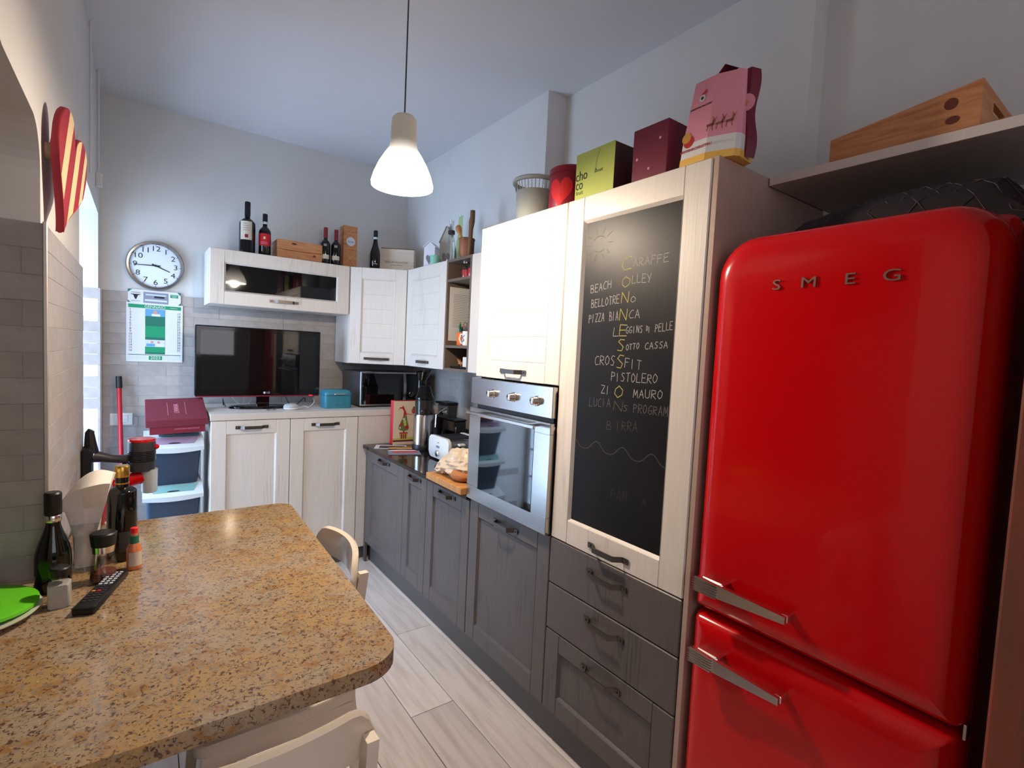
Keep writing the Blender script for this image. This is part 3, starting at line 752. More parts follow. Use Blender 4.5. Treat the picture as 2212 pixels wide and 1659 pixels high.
t = thing('spice_jar', 'little orange spice jar under the top shelf', 'jar', (0.52, 1.22, 1.80))
obj('wall_hook', B().box(0.50, 1.181, 1.84, 0.54, 1.19, 1.86).box(0.50, 1.181, 1.79, 0.545, 1.262, 1.798), 'taupe', t)
obj('jar', B().lathe([(0.022, 0), (0.022, 0.045)], 0.52, 1.225, 1.799, 14), 'sauce', t, True)
obj('lid', B().lathe([(0.023, 0.046), (0.023, 0.06)], 0.52, 1.225, 1.799, 14), 'wax_red', t, True)
t = thing('pin_tray', 'small black tray on the lowest open shelf', 'tray', (0.36, 1.31, 1.424))
obj('tray', B().box(0.32, 1.20, 1.4245, 0.42, 1.43, 1.436, 0.003), 'black', t)
o = obj('starfish', B(), 'pine')
bpy.data.objects.remove(o)
b = B(Matrix.Translation((0.36, 1.37, 1.462)) @ Matrix.Rotation(1.1, 4, 'Y'))
sp_ = [((0.030 if k % 2 == 0 else 0.011)*math.cos(k*PI/5), (0.030 if k % 2 == 0 else 0.011)*math.sin(k*PI/5)) for k in range(10)]
b.prism(sp_, -0.004, 0.004, 0.0015); tag(obj('wooden_star', b, 'pine'), 'small wooden star leaning on the lowest shelf', 'ornament')
tag(obj('white_block', B().box(0.33, 1.23, 1.4365, 0.37, 1.29, 1.50, 0.003), 'plate'), 'small white ceramic cube on the black tray', 'ornament')

# ------------------------------------------------------------------ fridge
RD = mat('x', (1, 1, 1)); bpy.data.materials.remove(RD)
fg = thing('refrigerator', 'glossy red retro refrigerator with two doors and chrome handles', 'refrigerator', (0.35, -0.93, 0.0))
FY0, FY1 = -0.628, -1.232
obj('body', B().box(0.075, FY1+0.004, 0.03, 0.64, FY0-0.004, 1.862, 0.03, 3), 'red', fg)
obj('base_grille', B().box(0.09, FY1+0.02, 0.0, 0.6, FY0-0.02, 0.045), 'black', fg)
def fdoor(z0, z1, rtop, rbot):
    """rounded slab: outline in the (y,z) face with corner radii, swelling towards the room"""
    def outline(ins, n=7):
        y0, y1 = FY0-ins, FY1+ins; a, c = z0+ins, z1-ins; pts = []
        def arc(cy, cz, r, a0):
            for k in range(n+1):
                t_ = a0 + k*(PI/2)/n; pts.append((cy - r*math.cos(t_), cz + r*math.sin(t_)))
        rt = max(0.003, rtop-ins*0.6); rb = max(0.003, rbot-ins*0.6)
        arc(y1+rt, c-rt, rt, 0)            # low-y side top
        arc(y0-rt, c-rt, rt, PI/2)
        arc(y0-rb, a+rb, rb, PI)
        arc(y1+rb, a+rb, rb, 1.5*PI)
        return pts
    def bulge(y): return 0.0
    rows = [[(0.072, y, z) for y, z in outline(0.0)]]
    for ins, x in ((0.0, 0.045), (0.004, 0.028), (0.012, 0.014), (0.024, 0.005), (0.040, 0.001), (0.06, -0.001)):
        rows.append([(x, y, z) for y, z in outline(ins)])
    b = B().grid(rows, close=True)
    b.grid([[(-0.001, y, z) for y, z in outline(0.06)], [(-0.001, y, z) for y, z in outline(0.072)]], close=True)
    b.bm.faces.new([b.bm.verts.new((-0.001, y, z)) for y, z in outline(0.072)])
    bmesh.ops.remove_doubles(b.bm, verts=b.bm.verts[:], dist=0.0002)
    return b
SEAM = 0.822
def leaf(z0, z1, rt, rb, label):
    d = obj('door', fdoor(z0, z1, rt, rb), 'red', fg, True, label=label)
    for p in d.data.polygons: p.use_smooth = len(p.vertices) == 4
    return d
du = leaf(SEAM+0.004, 1.878, 0.105, 0.018, 'upper red door')
dl = leaf(0.06, SEAM-0.004, 0.018, 0.03, 'lower red door')
def fhandle(parent, z):
    b = B()
    n = 14
    for side in (0,):
        rows = []
        for k in range(n+1):
            u = k/n; y = -0.668 - 0.242*u
            hh = 0.021*(1-u)+0.009*u; x_out = -0.052 + 0.008*u; zc = z + 0.000
            rows.append([(x_out, y, zc-hh), (x_out, y, zc+hh), (x_out+0.014, y, zc+hh), (x_out+0.014, y, zc-hh)])
        b.grid(rows, close=True, cap=True)
    for k in range(6): b.box(-0.0545, -0.735, z-0.018+0.007*k-0.0012, -0.050, -0.664, z-0.018+0.007*k+0.0012)
    h = obj('handle', b, 'chrome', parent, label='tapered chrome handle')
    obj('handle_mount', B().box(-0.042, -0.745, z-0.012, 0.006, -0.682, z+0.022, 0.004), 'chrome', parent)
    obj('handle_mount', B().box(-0.034, -0.912, z-0.009, 0.003, -0.895, z+0.010, 0.002), 'chrome', parent)
fhandle(du, 0.925); fhandle(dl, 0.722)
for ch, y, z in (('S', -0.808, 1.7375), ('M', -0.884, 1.738), ('E', -0.972, 1.7385), ('G', -1.052, 1.739)):
    text('letter', ch, fr((-0.0035, y, z), '-X'), 0.036, 'letter_metal', du, ext=0.0018, sx=1.42)
obj('hinge', B().box(0.03, -1.236, SEAM-0.012, 0.06, -1.230, SEAM+0.02, 0.001), 'chrome', fg)

# ------------------------------------------------------------------ shelf over the fridge and what is on it
sh = obj('wall_shelf', B().box(0.268, -1.60, 2.088, XRN-0.002, -0.622, 2.114, 0.001), 'cream_plain'); tag(sh, 'long pale shelf board spanning above the red fridge', 'shelf')
b = B(Matrix(((0, 0, 1, 0.30), (-1, 0, 0, -0.776), (0, 1, 0, 2.1145), (0, 0, 0, 1))))
t = thing('wooden_tray_box', 'pine box with sloping sides and a slot handle on the shelf', 'box', (0.42, -0.95, 2.1145))
def slope_side(x0, x1):
    b = B(Matrix(((0, 0, 1, 0), (-1, 0, 0, -0.776), (0, 1, 0, 2.1145), (0, 0, 0, 1))))
    b.prism([(0, 0), (0.326, 0), (0.326, 0.119), (0, 0.072)], x0, x1, 0.001); return b
sd = obj('side_board', slope_side(0.298, 0.310), 'pine', t)
obj('knot', B(fr((0.2978, -1.045, 2.1145+0.078), '-X')).lathe([(0.014, 0), (0.0139, 0.0004)], seg=14), 'pine_knot', sd)
obj('knot', B(fr((0.2978, -1.050, 2.1145+0.038), '-X')).lathe([(0.012, 0), (0.0119, 0.0004)], seg=14, sx=1.2, sy=0.8), 'pine_knot', sd)
obj('side_board', slope_side(0.60, 0.612), 'pine', t)
b = B()
for a in ((0.310, 2.1145, 0.60, 2.184), (0.310, 2.208, 0.60, 2.232), (0.310, 2.184, 0.40, 2.208), (0.51, 2.184, 0.60, 2.208)):
    b.box(a[0], -1.102, a[1], a[2], -1.090, a[3])
obj('end_board', b, 'pine', t)
obj('end_board', B().box(0.310, -0.788, 2.1145, 0.60, -0.776, 2.186), 'pine', t)
obj('bottom_board', B().box(0.310, -1.090, 2.1145, 0.60, -0.788, 2.122), 'pine', t)
# checked black bag on top of the fridge
t = thing('checked_bag', 'black soft bag with grey check lines on top of the fridge', 'bag', (0.40, -0.95, 1.862))
rows = []; NB = 16
for i in range(NB+1):
    u = i/NB; y = -0.70 - 0.53*u; r = []
    for k in range(13):
        a = PI*k/12; x = 0.37 - 0.20*math.cos(a)
        hgt = 0.15*(math.sin(a)**0.5)*(0.62+0.38*math.sin(PI*min(1, u*0.85+0.1)))*(0.75+0.35*u)*min(1, 6*u+0.35)*min(1, 8*(1-u)+0.2)
        r.append((x, y, 1.8625+max(0.0, hgt)*1.0))
    rows.append(r)
obj('bag_body', B().grid(rows, cap=False), 'cloth_black', t, True)
cg = bpy.data.materials.new('check_lines'); 
def lines_on(rows, steps):
    b = B()
    for s_ in steps:
        pts = []
        for i in range(NB+1):
            kk = (s_[0] + s_[1]*i) % 24; kk = kk if kk <= 12 else 24-kk
            k0 = int(kk); f = kk-k0; p = Vector(rows[i][k0]).lerp(Vector(rows[i][min(12, k0+1)]), f)
            pts.append(p + Vector((-0.0008, 0, 0.0015)))
        b.tube(pts, 0.0012, 4)
    return b
obj('check_line', lines_on(rows, [(s0, 1.3) for s0 in range(0, 24, 2)] + [(s0, -1.3) for s0 in range(0, 24, 2)]), 'cloth_line', t, kind='stuff')

# ------------------------------------------------------------------ things on top of the tall units
t = thing('panettone_box', 'pink hexagonal cake box with yellow base and printed greeting', 'box', (0.09, -0.555, ZT))
hexb = [(0.010, -0.480), (0.006, -0.566), (0.036, -0.640), (0.052, -0.648), (0.125, -0.640), (0.150, -0.560), (0.125, -0.480)]
cx_, cy_ = 0.09, -0.56
def hx(z, s_): return [(cx_+(x-cx_)*s_+0.02*(z-ZT)/0.25, cy_+(y-cy_)*s_-0.004*(z-ZT)/0.25, z) for x, y in hexb]
obj('yellow_base', B().grid([hx(ZT+0.001, 1.0), hx(ZT+0.022, 0.995)], close=True, cap=True), 'yellow_card', t)
obj('white_band', B().grid([hx(ZT+0.022, 0.985), hx(ZT+0.066, 0.975)], close=True, cap=True), 'paper', t)
obj('pink_body', B().grid([hx(ZT+0.066, 0.975), hx(ZT+0.250, 0.84)], close=True, cap=True), 'pink', t)
def face_frame(i, z, du_, off=0.0012):
    a = Vector(hx(z, 0.985-0.14*max(0, (z-ZT-0.05))/0.2)[i]); c = Vector(hx(z, 0.985-0.14*max(0, (z-ZT-0.05))/0.2)[i+1])
    X = (c-a).normalized(); up = Vector((0.03*1.0, 0, 0.25)).normalized(); Z = X.cross(up).normalized(); up = Z.cross(X)
    o_ = a + (c-a)*du_ + Z*off
    m = Matrix.Identity(4)
    for j in range(3): m[j][0], m[j][1], m[j][2], m[j][3] = X[j], up[j], Z[j], o_[j]
    return m
text('greeting', '#MYPINKCHRISTMAS', face_frame(0, ZT+0.044, 0.60), 0.0115, 'red_print', t)
text('shop_name', 'CHRISTMAS FACTORY', face_frame(0, ZT+0.168, 0.50), 0.0075, 'ink', t)
ff = face_frame(0, ZT+0.193, 0.5)
obj('logo', B(ff).lathe([(0.010, 0), (0.0099, 0.0005)], seg=16), 'paper', t)
obj('logo_eye', B(ff).lathe([(0.005, 0.0008), (0.0049, 0.0012)], seg=12), 'ink', t)
obj('logo_cap', B(ff).prism([(-0.006, 0.010), (0.012, 0.012), (0.012, 0.024)], 0.0006, 0.001), 'red_print', t)
fb = face_frame(1, ZT+0.095, 0.45)
for k in range(3):
    bb = B(fb @ T(-0.03+0.026*k, 0.002*k))
    bb.ribbon([(-0.008, 0.004), (0.006, 0.006), (0.010, 0.018)], 0.007); bb.ribbon([(-0.006, 0.004), (-0.009, -0.012)], 0.002); bb.ribbon([(0.005, 0.004), (0.007, -0.012)], 0.002)
    bb.ribbon([(0.010, 0.018), (0.016, 0.026)], 0.002); bb.ribbon([(0.009, 0.018), (0.006, 0.028)], 0.002)
    obj('deer_print', bb, 'olivewood', t)
fd = face_frame(0, ZT+0.085, 0.12)
obj('round_print', B(fd).lathe([(0.016, 0), (0.0159, 0.0004)], seg=16), 'gold_print', t)
obj('round_print', B(fd @ T(0.010, -0.014)).lathe([(0.018, 0), (0.0179, 0.0003)], seg=16), 'red_print', t)
# red wrapping ribbon behind it
t = thing('gift_bow', 'dark red patterned gift ribbon with a white star disc behind the pink box', 'ribbon', (0.14, -0.68, ZT))
rows = []
for k in range(15):
    u = k/14; z = ZT+0.004+0.245*u; sw = 0.006*math.sin(u*9)
    rows.append([(0.075+sw*0.5, -0.622-sw, z), (0.080, -0.648-sw*0.5, z+0.003), (0.105, -0.660-sw, z)])
obj('ribbon', B().grid(rows), 'maroon', t, True)
obj('ribbon_tail', B().grid([[(0.05, -0.56, ZT+0.252), (0.11, -0.56, ZT+0.262)], [(0.05, -0.585, ZT+0.275), (0.11, -0.59, ZT+0.283)], [(0.065, -0.625, ZT+0.252), (0.10, -0.635, ZT+0.252)]]), 'maroon', t)
fs = fr((0.076, -0.642, ZT+0.155), (0.25, -0.95, 0))
obj('star_disc', B(fs).lathe([(0.024, 0), (0.024, 0.002)], seg=20), 'pink', t, True)
obj('star', B(fs).prism([((0.010 if k % 2 == 0 else 0.004)*math.cos(k*PI/5), (0.010 if k % 2 == 0 else 0.004)*math.sin(k*PI/5)) for k in range(10)], 0.002, 0.003), 'gold_print', t)

t = thing('maroon_box', 'glossy maroon gift box with small pink dots between green and pink boxes', 'box', (0.13, -0.355, ZT))
obj('box', B().box(0.020, -0.425, ZT+0.001, 0.23, -0.285, ZT+0.172, 0.002), 'maroon', t)
for y, z in ((-0.305, 0.075), (-0.355, 0.035), (-0.395, 0.12)):
    d_ = obj('dot', B(fr((0.0195, y, ZT+z), '-X')).lathe([(0.0045, 0), (0.0044, 0.0004)], seg=10), 'pink', t)
t = thing('lime_box', 'lime green chocolate box with black lettering and brown sides', 'box', (0.12, -0.105, ZT))
obj('box', B().box(0.022, -0.203, ZT+0.001, 0.22, -0.012, ZT+0.170, 0.001), 'maroon_dark', t)
obj('front', B().box(0.0205, -0.2035, ZT+0.001, 0.022, -0.0115, ZT+0.171), 'limebox', t)
g_ = lambda y, z: fr((0.0200, y, z), '-X')
text('word', 'cho', g_(-0.043, ZT+0.088), 0.050, 'ink', t, sx=0.85)
text('word', 'co', g_(-0.033, ZT+0.056), 0.050, 'ink', t, sx=0.8)
text('word', 'fruit', g_(-0.036, ZT+0.028), 0.022, 'olive_print', t)
text('word', 'bonati', g_(-0.130, ZT+0.088), 0.016, 'olive_print', t)
b = B(g_(-0.115, ZT+0.10)); b.ribbon([(0.018, 0.06), (0.006, 0.035), (0.0, 0.012), (0.0, -0.005)], 0.0012); b.ribbon([(0, -0.004), (0.004, -0.008)], 0.004)
obj('stem_print', b, 'ink', t)
t = thing('heart_tin', 'round dark red tin with a bright red heart beside the lime box', 'tin', (0.125, 0.135, ZT))
obj('tin', B().lathe([(0.083, 0.001), (0.085, 0.004), (0.085, 0.150), (0.087, 0.150), (0.087, 0.172), (0.083, 0.176)], 0.125, 0.135, ZT, 40), 'tin_red', t, True)
hp = []
for k in range(28):
    a = 2*PI*k/28; hp.append((0.0033*16*math.sin(a)**3, 0.0042*(13*math.cos(a)-5*math.cos(2*a)-2*math.cos(3*a)-math.cos(4*a))))
rows = []
def wrap(x, y, r_, cx, cy, cz, a0):
    a = a0 + x/r_; return (cx+r_*math.cos(a), cy+r_*math.sin(a), cz+y)
b = B(); cpt = b.bm.verts.new(wrap(0, 0, 0.0858, 0.125, 0.135, ZT+0.075, math.radians(-150)))
vr = [[b.bm.verts.new(wrap(-x*s_, y*s_, 0.0858, 0.125, 0.135, ZT+0.075, math.radians(-160))) for x, y in hp] for s_ in (0.35, 0.7, 1.0)]
for r0, r1 in zip(vr, vr[1:]):
    for i in range(28): b.bm.faces.new([r0[i], r0[(i+1) % 28], r1[(i+1) % 28], r1[i]])
b.bm.faces.new(vr[0]); b.bm.verts.remove(cpt)
obj('heart_print', b, 'heart_red', t)
# pale slatted basket
t = thing('plastic_basket', 'pale grey perforated round basket with slotted rim on the oven tower', 'basket', (0.15, 0.395, ZT))
bx, by = 0.150, 0.395
obj('bowl', B().lathe([(0.078, 0.001), (0.082, 0.006), (0.090, 0.150), (0.088, 0.150), (0.080, 0.01)], bx, by, ZT, 36), 'basket', t, True)
obj('rim', B().lathe([(0.094, 0.186), (0.106, 0.186), (0.108, 0.196), (0.102, 0.204), (0.092, 0.200), (0.094, 0.186)], bx, by, ZT, 36, cap=False), 'basket', t, True)
for k in range(36):
    a = 2*PI*k/36
    obj('rib', B().tube([(bx+0.089*math.cos(a), by+0.089*math.sin(a), ZT+0.148), (bx+0.098*math.cos(a), by+0.098*math.sin(a), ZT+0.190)], 0.0022, 4), 'basket', t)

# ------------------------------------------------------------------ bottles and boxes on the wall units
def bottle(name, x, y, z, h, r, label, glass, foil, foil_h, group, neck=0.30, shoulder=0.18, rn=0.0145, bord=True):
    t = thing(name, label, 'bottle', (x, y, z), group)
    hs = h*(1-neck-shoulder)
    prof = [(r*0.92, 0.001), (r, 0.006), (r, hs)]
    for k in range(1, 7):
        u = k/6
        rr = rn + (r-rn)*(math.cos(u*PI/2) if bord else (1+math.cos(u*PI))/2)
        prof.append((max(rn, rr), hs + h*shoulder*u))
    prof += [(rn, h*0.97), (rn*0.9, h)]
    obj('glass', B().lathe(prof, x, y, z, 28), glass, t, True)
    if foil: obj('capsule', B().lathe([(rn+0.0012, h-foil_h), (rn+0.0014, h-0.004), (rn*0.92, h+0.001)], x, y, z, 20), foil, t, True)
    return t
def wraplabel(t, name, x, y, z, r, z0, z1, a0, a1, m):
    n = 12; b = B(); rows = []
    for zz in (z0, z1): rows.append([(x+(r+0.0008)*math.cos(math.radians(a0+(a1-a0)*k/n)), y+(r+0.0008)*math.sin(math.radians(a0+(a1-a0)*k/n)), z+zz) for k in range(n+1)])
    b.grid(rows); return obj(name, b, m, t, True)
ZB = ZT+0.0005
bY = 2.37
g = 'wine bottles on the wall cabinets'
t = bottle('wine_bottle', -0.727, bY, ZB, 0.338, 0.049, 'large dark wine bottle with a cream label, leftmost on the wall cabinets', 'bottle', 'black', 0.09, g, 0.31, 0.12, 0.0165)
wraplabel(t, 'label', -0.727, bY, ZB, 0.049, 0.085, 0.205, -150, -65, 'label_cream')
for k in range(4): wraplabel(t, 'label_print', -0.727, bY, ZB, 0.0497, 0.145+0.014*k, 0.148+0.014*k, -128, -84-5*k, 'ink_brown')
wraplabel(t, 'label_emblem', -0.727, bY, ZB, 0.0497, 0.098, 0.120, -115, -92, 'redfoil')
t = bottle('wine_bottle', -0.620, bY, ZB, 0.280, 0.038, 'dark wine bottle with a bright red label', 'bottle_green', 'black', 0.05, g, 0.30, 0.14, 0.0145)
wraplabel(t, 'label', -0.620, bY, ZB, 0.038, 0.065, 0.145, -175, -40, 'label_red')
wraplabel(t, 'label_emblem', -0.620, bY, ZB, 0.0387, 0.108, 0.124, -112, -94, 'beige_print')
for k in range(2): wraplabel(t, 'label_print', -0.620, bY, ZB, 0.0387, 0.076+0.010*k, 0.079+0.010*k, -140, -70, 'pink')
wraplabel(t, 'neck_band', -0.620, bY, ZB, 0.0146, 0.212, 0.228, -180, 180, 'pale_print')
for k, (xx, lb) in enumerate(((-0.222, 'left of two red-capped wine bottles with scalloped labels'), (-0.147, 'right of two red-capped wine bottles, next to the tan gift box'))):
    t = bottle('wine_bottle', xx, 2.36, ZB, 0.262 if k == 0 else 0.258, 0.0345, lb, 'bottle', 'redfoil', 0.075, g, 0.32, 0.15, 0.0135)
    wraplabel(t, 'label', xx, 2.36, ZB, 0.0345, 0.036, 0.066, -155, -60, 'label_cream')
    wraplabel(t, 'label_emblem', xx, 2.36, ZB, 0.0345, 0.125, 0.142, -125, -90, 'ink_brown')
t = bottle('wine_bottle', 0.150, 2.36, ZB, 0.306, 0.0385, 'slim dark sparkling wine bottle beside the pale wooden crate', 'bottle_green', 'black', 0.045, g, 0.22, 0.40, 0.0145, False)
wraplabel(t, 'neck_band', 0.150, 2.36, ZB, 0.0155, 0.240, 0.256, -180, 180, 'pale_print')
wraplabel(t, 'label_print', 0.150, 2.36, ZB, 0.0387, 0.050, 0.053, -130, -80, 'pale_print')
# pine wine crate
t = thing('pine_wine_crate', 'pine wine crate with a sliding lid among the bottles', 'box', (-0.40, 2.42, ZB))
cr = B().box(-0.548, 2.330, ZB, -0.251, 2.500, ZB+0.058, 0.001); obj('crate_box', cr, 'pine', t)
obj('crate_lid', B().box(-0.548, 2.330, ZB+0.060, -0.251, 2.500, ZB+0.126, 0.001), 'pine', t)
obj('knot', B(fr((-0.305, 2.3298, ZB+0.040), '-Y')).lathe([(0.010, 0), (0.0099, 0.0004)], seg=12, sy=0.8), 'pine_knot', t)
obj('knot', B(fr((-0.44, 2.3298, ZB+0.105), '-Y')).lathe([(0.018, 0), (0.0179, 0.0004)], seg=12, sy=0.4), 'pine_knot', t)
t = thing('tan_gift_box', 'tall narrow tan gift box with a round white sticker', 'box', (-0.035, 2.42, ZB))
obj('box', B().box(-0.088, 2.375, ZB, 0.014, 2.475, ZB+0.310, 0.001), 'pine', t)
obj('sticker', B(fr((-0.035, 2.3745, ZB+0.195), '-Y')).lathe([(0.033, 0), (0.0329, 0.0005)], seg=24), 'pale_print', t)
text('sticker_text', 'Grazie', fr((-0.035, 2.3738, ZB+0.195), '-Y'), 0.018, 'ink_soft', t)
b = B(fr((-0.088, 2.3745, ZB), '-Y'))
for p_ in ([(0.01, 0.03), (0.09, 0.11)], [(0.09, 0.02), (0.03, 0.10)], [(0.01, 0.26), (0.095, 0.25)], [(0.02, 0.24), (0.08, 0.29)]): b.ribbon(p_, 0.0012)
obj('line_print', b, 'beige_print', t)
# pale crate
t = thing('pale_wooden_crate', 'pale dovetailed wooden wine crate with printed name', 'box', (0.36, 2.40, ZB))
fq = Matrix.Translation((0.207, 2.405, ZB)) @ Rz(math.radians(-33))
CWD = 0.262
obj('crate_box', B(fq).box(0, 0, 0, CWD, 0.125, 0.190, 0.001), 'crate_pale', t)
obj('crate_lid', B(fq).box(0.005, 0.005, 0.191, CWD-0.005, 0.12, 0.197), 'brownwood', t)
for k in range(7):
    obj('dovetail', B(fq).box(CWD-0.001, -0.0005, 0.010+0.026*k, CWD+0.0008, 0.008, 0.024+0.026*k), 'brownwood', t)
fq2 = fq @ Matrix(((1, 0, 0, 0), (0, 0, -1, -0.0006), (0, 1, 0, 0), (0, 0, 0, 1)))
text('crate_text', 'PRINCIPE PALLAVICINI', fq2 @ T(CWD/2-0.004, 0.088), 0.022, 'ink_brown', t, sx=0.80)
text('crate_text', 'FRASCATI SUPERIORE', fq2 @ T(CWD/2-0.004, 0.066), 0.010, 'ink_brown', t)
# birdhouses
def birdhouse(x, y, w_, h, rh, a, m, label):
    t = thing('birdhouse', label, 'birdhouse', (x, y, ZB), 'birdhouses above the wall cabinet')
    f = Matrix.Translation((x, y, ZB)) @ Rz(a)
    obj('box', B(f).box(-w_/2, -w_/2, 0, w_/2, w_/2, h, 0.001), m, t)
    b = B(f @ Matrix(((1, 0, 0, 0), (0, 0, 1, 0), (0, 1, 0, 0), (0, 0, 0, 1)))); b.prism([(-w_/2, h), (w_/2, h), (0, h+rh)], -w_/2, w_/2); obj('gable', b, m, t)
    for s_ in (-1, 1):
        L_ = math.hypot(w_/2+0.01, rh); an = math.atan2(rh, w_/2)
        bb = B(f @ Matrix.Translation((0, 0, h+rh+0.002)) @ Matrix.Rotation(s_*an, 4, 'Y'))
        bb.box(0 if s_ > 0 else -L_, -w_/2-0.008, 0, L_ if s_ > 0 else 0, w_/2+0.008, 0.004); obj('roof', bb, m, t)
    hb = B(f @ Matrix(((1, 0, 0, 0), (0, 0, -1, -w_/2-0.0006), (0, 1, 0, h*0.45), (0, 0, 0, 1))))
    hb.prism([(x_*w_*0.30/0.053, y_*w_*0.36/0.053) for x_, y_ in hp], 0, 0.0006)
    obj('heart_opening', hb, 'ink_soft', t)
    return t, f
A_ = math.radians(-52)
birdhouse(0.40, 1.905, 0.085, 0.150, 0.035, A_, 'birdwhite', 'small white birdhouse with heart opening on the wall cabinet')
tb, f = birdhouse(0.530, 1.890, 0.105, 0.200, 0.115, A_, 'birdgrey', 'taller grey birdhouse with steep roof behind the white one')
obj('hanging_loop', B(f).tube([(0, 0, 0.317), (0.012, 0, 0.345), (0.03, 0, 0.33), (0.035, 0, 0.30)], 0.0015, 6), 'cord', tb)
t = thing('aqua_glass', 'aqua green glass tumbler in front of the birdhouses', 'glass', (0.345, 1.745, ZB))
obj('cup', B().lathe([(0.030, 0.001), (0.036, 0.07), (0.034, 0.07), (0.028, 0.004)], 0.345, 1.745, ZB, 20), 'teal_light', t, True)
t = thing('glass_carafe', 'clear glass carafe with a dark ring round its neck', 'carafe', (0.40, 1.625, ZB))
obj('glass', B().lathe([(0.040, 0.001), (0.044, 0.01), (0.042, 0.07), (0.020, 0.195), (0.016, 0.22), (0.018, 0.295), (0.021, 0.30), (0.016, 0.297), (0.014, 0.22), (0.018, 0.19), (0.040, 0.07), (0.041, 0.01)], 0.40, 1.625, ZB, 24), 'glass', t, True)
obj('neck_ring', B().lathe([(0.0205, 0.205), (0.0235, 0.208), (0.0235, 0.228), (0.019, 0.232)], 0.40, 1.625, ZB, 20), 'darkgrey', t, True)
t = thing('green_bottle', 'tall pale green glass bottle behind the wooden mortar', 'bottle', (0.435, 1.60, ZB))
obj('glass', B().lathe([(0.036, 0.001), (0.040, 0.008), (0.036, 0.09), (0.016, 0.215), (0.015, 0.32), (0.019, 0.33), (0.013, 0.325), (0.012, 0.21), (0.033, 0.09), (0.035, 0.01)], 0.44, 1.575, ZB, 24), 'glass_green', t, True)
mx_, my_ = 0.375, 1.375
t = thing('wooden_mortar', 'turned reddish wood mortar on the open shelf unit', 'mortar', (mx_, my_, ZB))
obj('cup', B().lathe([(0.040, 0.001), (0.043, 0.006), (0.040, 0.016), (0.048, 0.040), (0.050, 0.120), (0.053, 0.124), (0.053, 0.132), (0.048, 0.136), (0.045, 0.130), (0.040, 0.03)], mx_, my_, ZB, 28), 'olivewood', t, True)
p_a = Vector((mx_, my_, ZB+0.035)); p_b = Vector((mx_-0.005, my_+0.115, ZB+0.235))
d_ = p_b-p_a
tag(obj('wooden_pestle', B().tube([p_a, p_a+d_*0.2, p_a+d_*0.7, p_a+d_*0.78, p_a+d_*0.88, p_a+d_*0.97, p_b], [0.014, 0.011, 0.010, 0.016, 0.021, 0.017, 0.006], 14), 'board', sm=True), 'pale wooden pestle leaning in the mortar', 'pestle')
x_, y_ = 0.335, 1.250
tag(obj('wooden_stick', B().tube([(x_, y_+0.025, ZB), (x_, y_+0.014, ZB+0.14), (x_, y_+0.012, ZB+0.17), (x_, y_+0.006, ZB+0.21), (x_, y_, ZB+0.24), (x_, y_, ZB+0.278)], [0.015, 0.013, 0.0135, 0.018, 0.0155, 0.015], 14), 'brownwood', sm=True), 'tall brown turned wooden stick standing before the mortar', 'rolling pin')
t = thing('blue_figurine', 'small blue and white figurine at the edge of the oven tower', 'figurine', (0.40, 1.195, ZB))
obj('body', B().lathe([(0.026, 0.001), (0.028, 0.02), (0.020, 0.06), (0.022, 0.10), (0.018, 0.135), (0.006, 0.150)], 0.40, 1.195, ZB, 18), 'blue_paint', t, True)
obj('head', B().ball((0.40, 1.195, ZB+0.160), 0.020), 'paper', t, True)
obj('skirt', B().lathe([(0.030, 0.001), (0.029, 0.045), (0.022, 0.06)], 0.40, 1.195, ZB, 18), 'beige_print', t, True)
tag(obj('dark_box', B().box(0.36, 1.04, ZB+0.001, 0.52, 1.165, ZB+0.145, 0.003), 'darkgrey'), 'dark box edge behind the figurine, half hidden by the oven tower', 'box')

# ------------------------------------------------------------------ television
YTV = 2.315
tv = thing('television', 'black flat screen television with red lower edge on the pale worktop', 'television', (-0.63, YTV, 1.087))
x0, x1, z0, z1 = -1.020, -0.250, 1.163, 1.624
obj('casing', B().box(x0, YTV, z0+0.006, x1, YTV+0.06, z1, 0.008, 2), 'black_gloss', tv)
obj('screen', B().box(x0+0.030, YTV-0.0015, z0+0.052, x1-0.030, YTV+0.002, z1-0.030), 'blackglass', tv)
obj('bezel', B().box(x0+0.004, YTV-0.001, z0+0.010, x1-0.004, YTV+0.002, z0+0.050), 'black_gloss', tv)
obj('red_edge', B().box(x0+0.004, YTV-0.002, z0-0.001, x1-0.004, YTV+0.012, z0+0.007, 0.002), 'magenta_box', tv)
M['led'] = mat('red_led', (230, 20, 30), 0.4, emit=(255, 20, 40), es=1.2)
obj('standby_light', B().box(-0.324, YTV-0.004, z0+0.002, -0.300, YTV-0.001, z0+0.009), 'led', tv)
obj('logo_disc', B(fr((-0.614, YTV-0.0012, z0+0.026), '-Y')).lathe([(0.0075, 0), (0.0074, 0.0008)], seg=18), 'pale_print', tv)
text('logo', 'LG', fr((-0.590, YTV-0.0012, z0+0.026), '-Y'), 0.017, 'pale_print', tv, ext=0.0005)
obj('neck', B().box(-0.66, YTV+0.01, 1.10, -0.58, YTV+0.04, z0+0.02, 0.004), 'black_gloss', tv)
b = B().lathe([(1.0, 0), (0.99, 0.012), (0.93, 0.017)], seg=40); 
for v in b.bm.verts: v.co = Vector((-0.625+v.co.x*0.205, YTV-0.005+v.co.y*0.085, 1.0875+v.co.z))
obj('stand_base', b, 'black_gloss', tv, True)
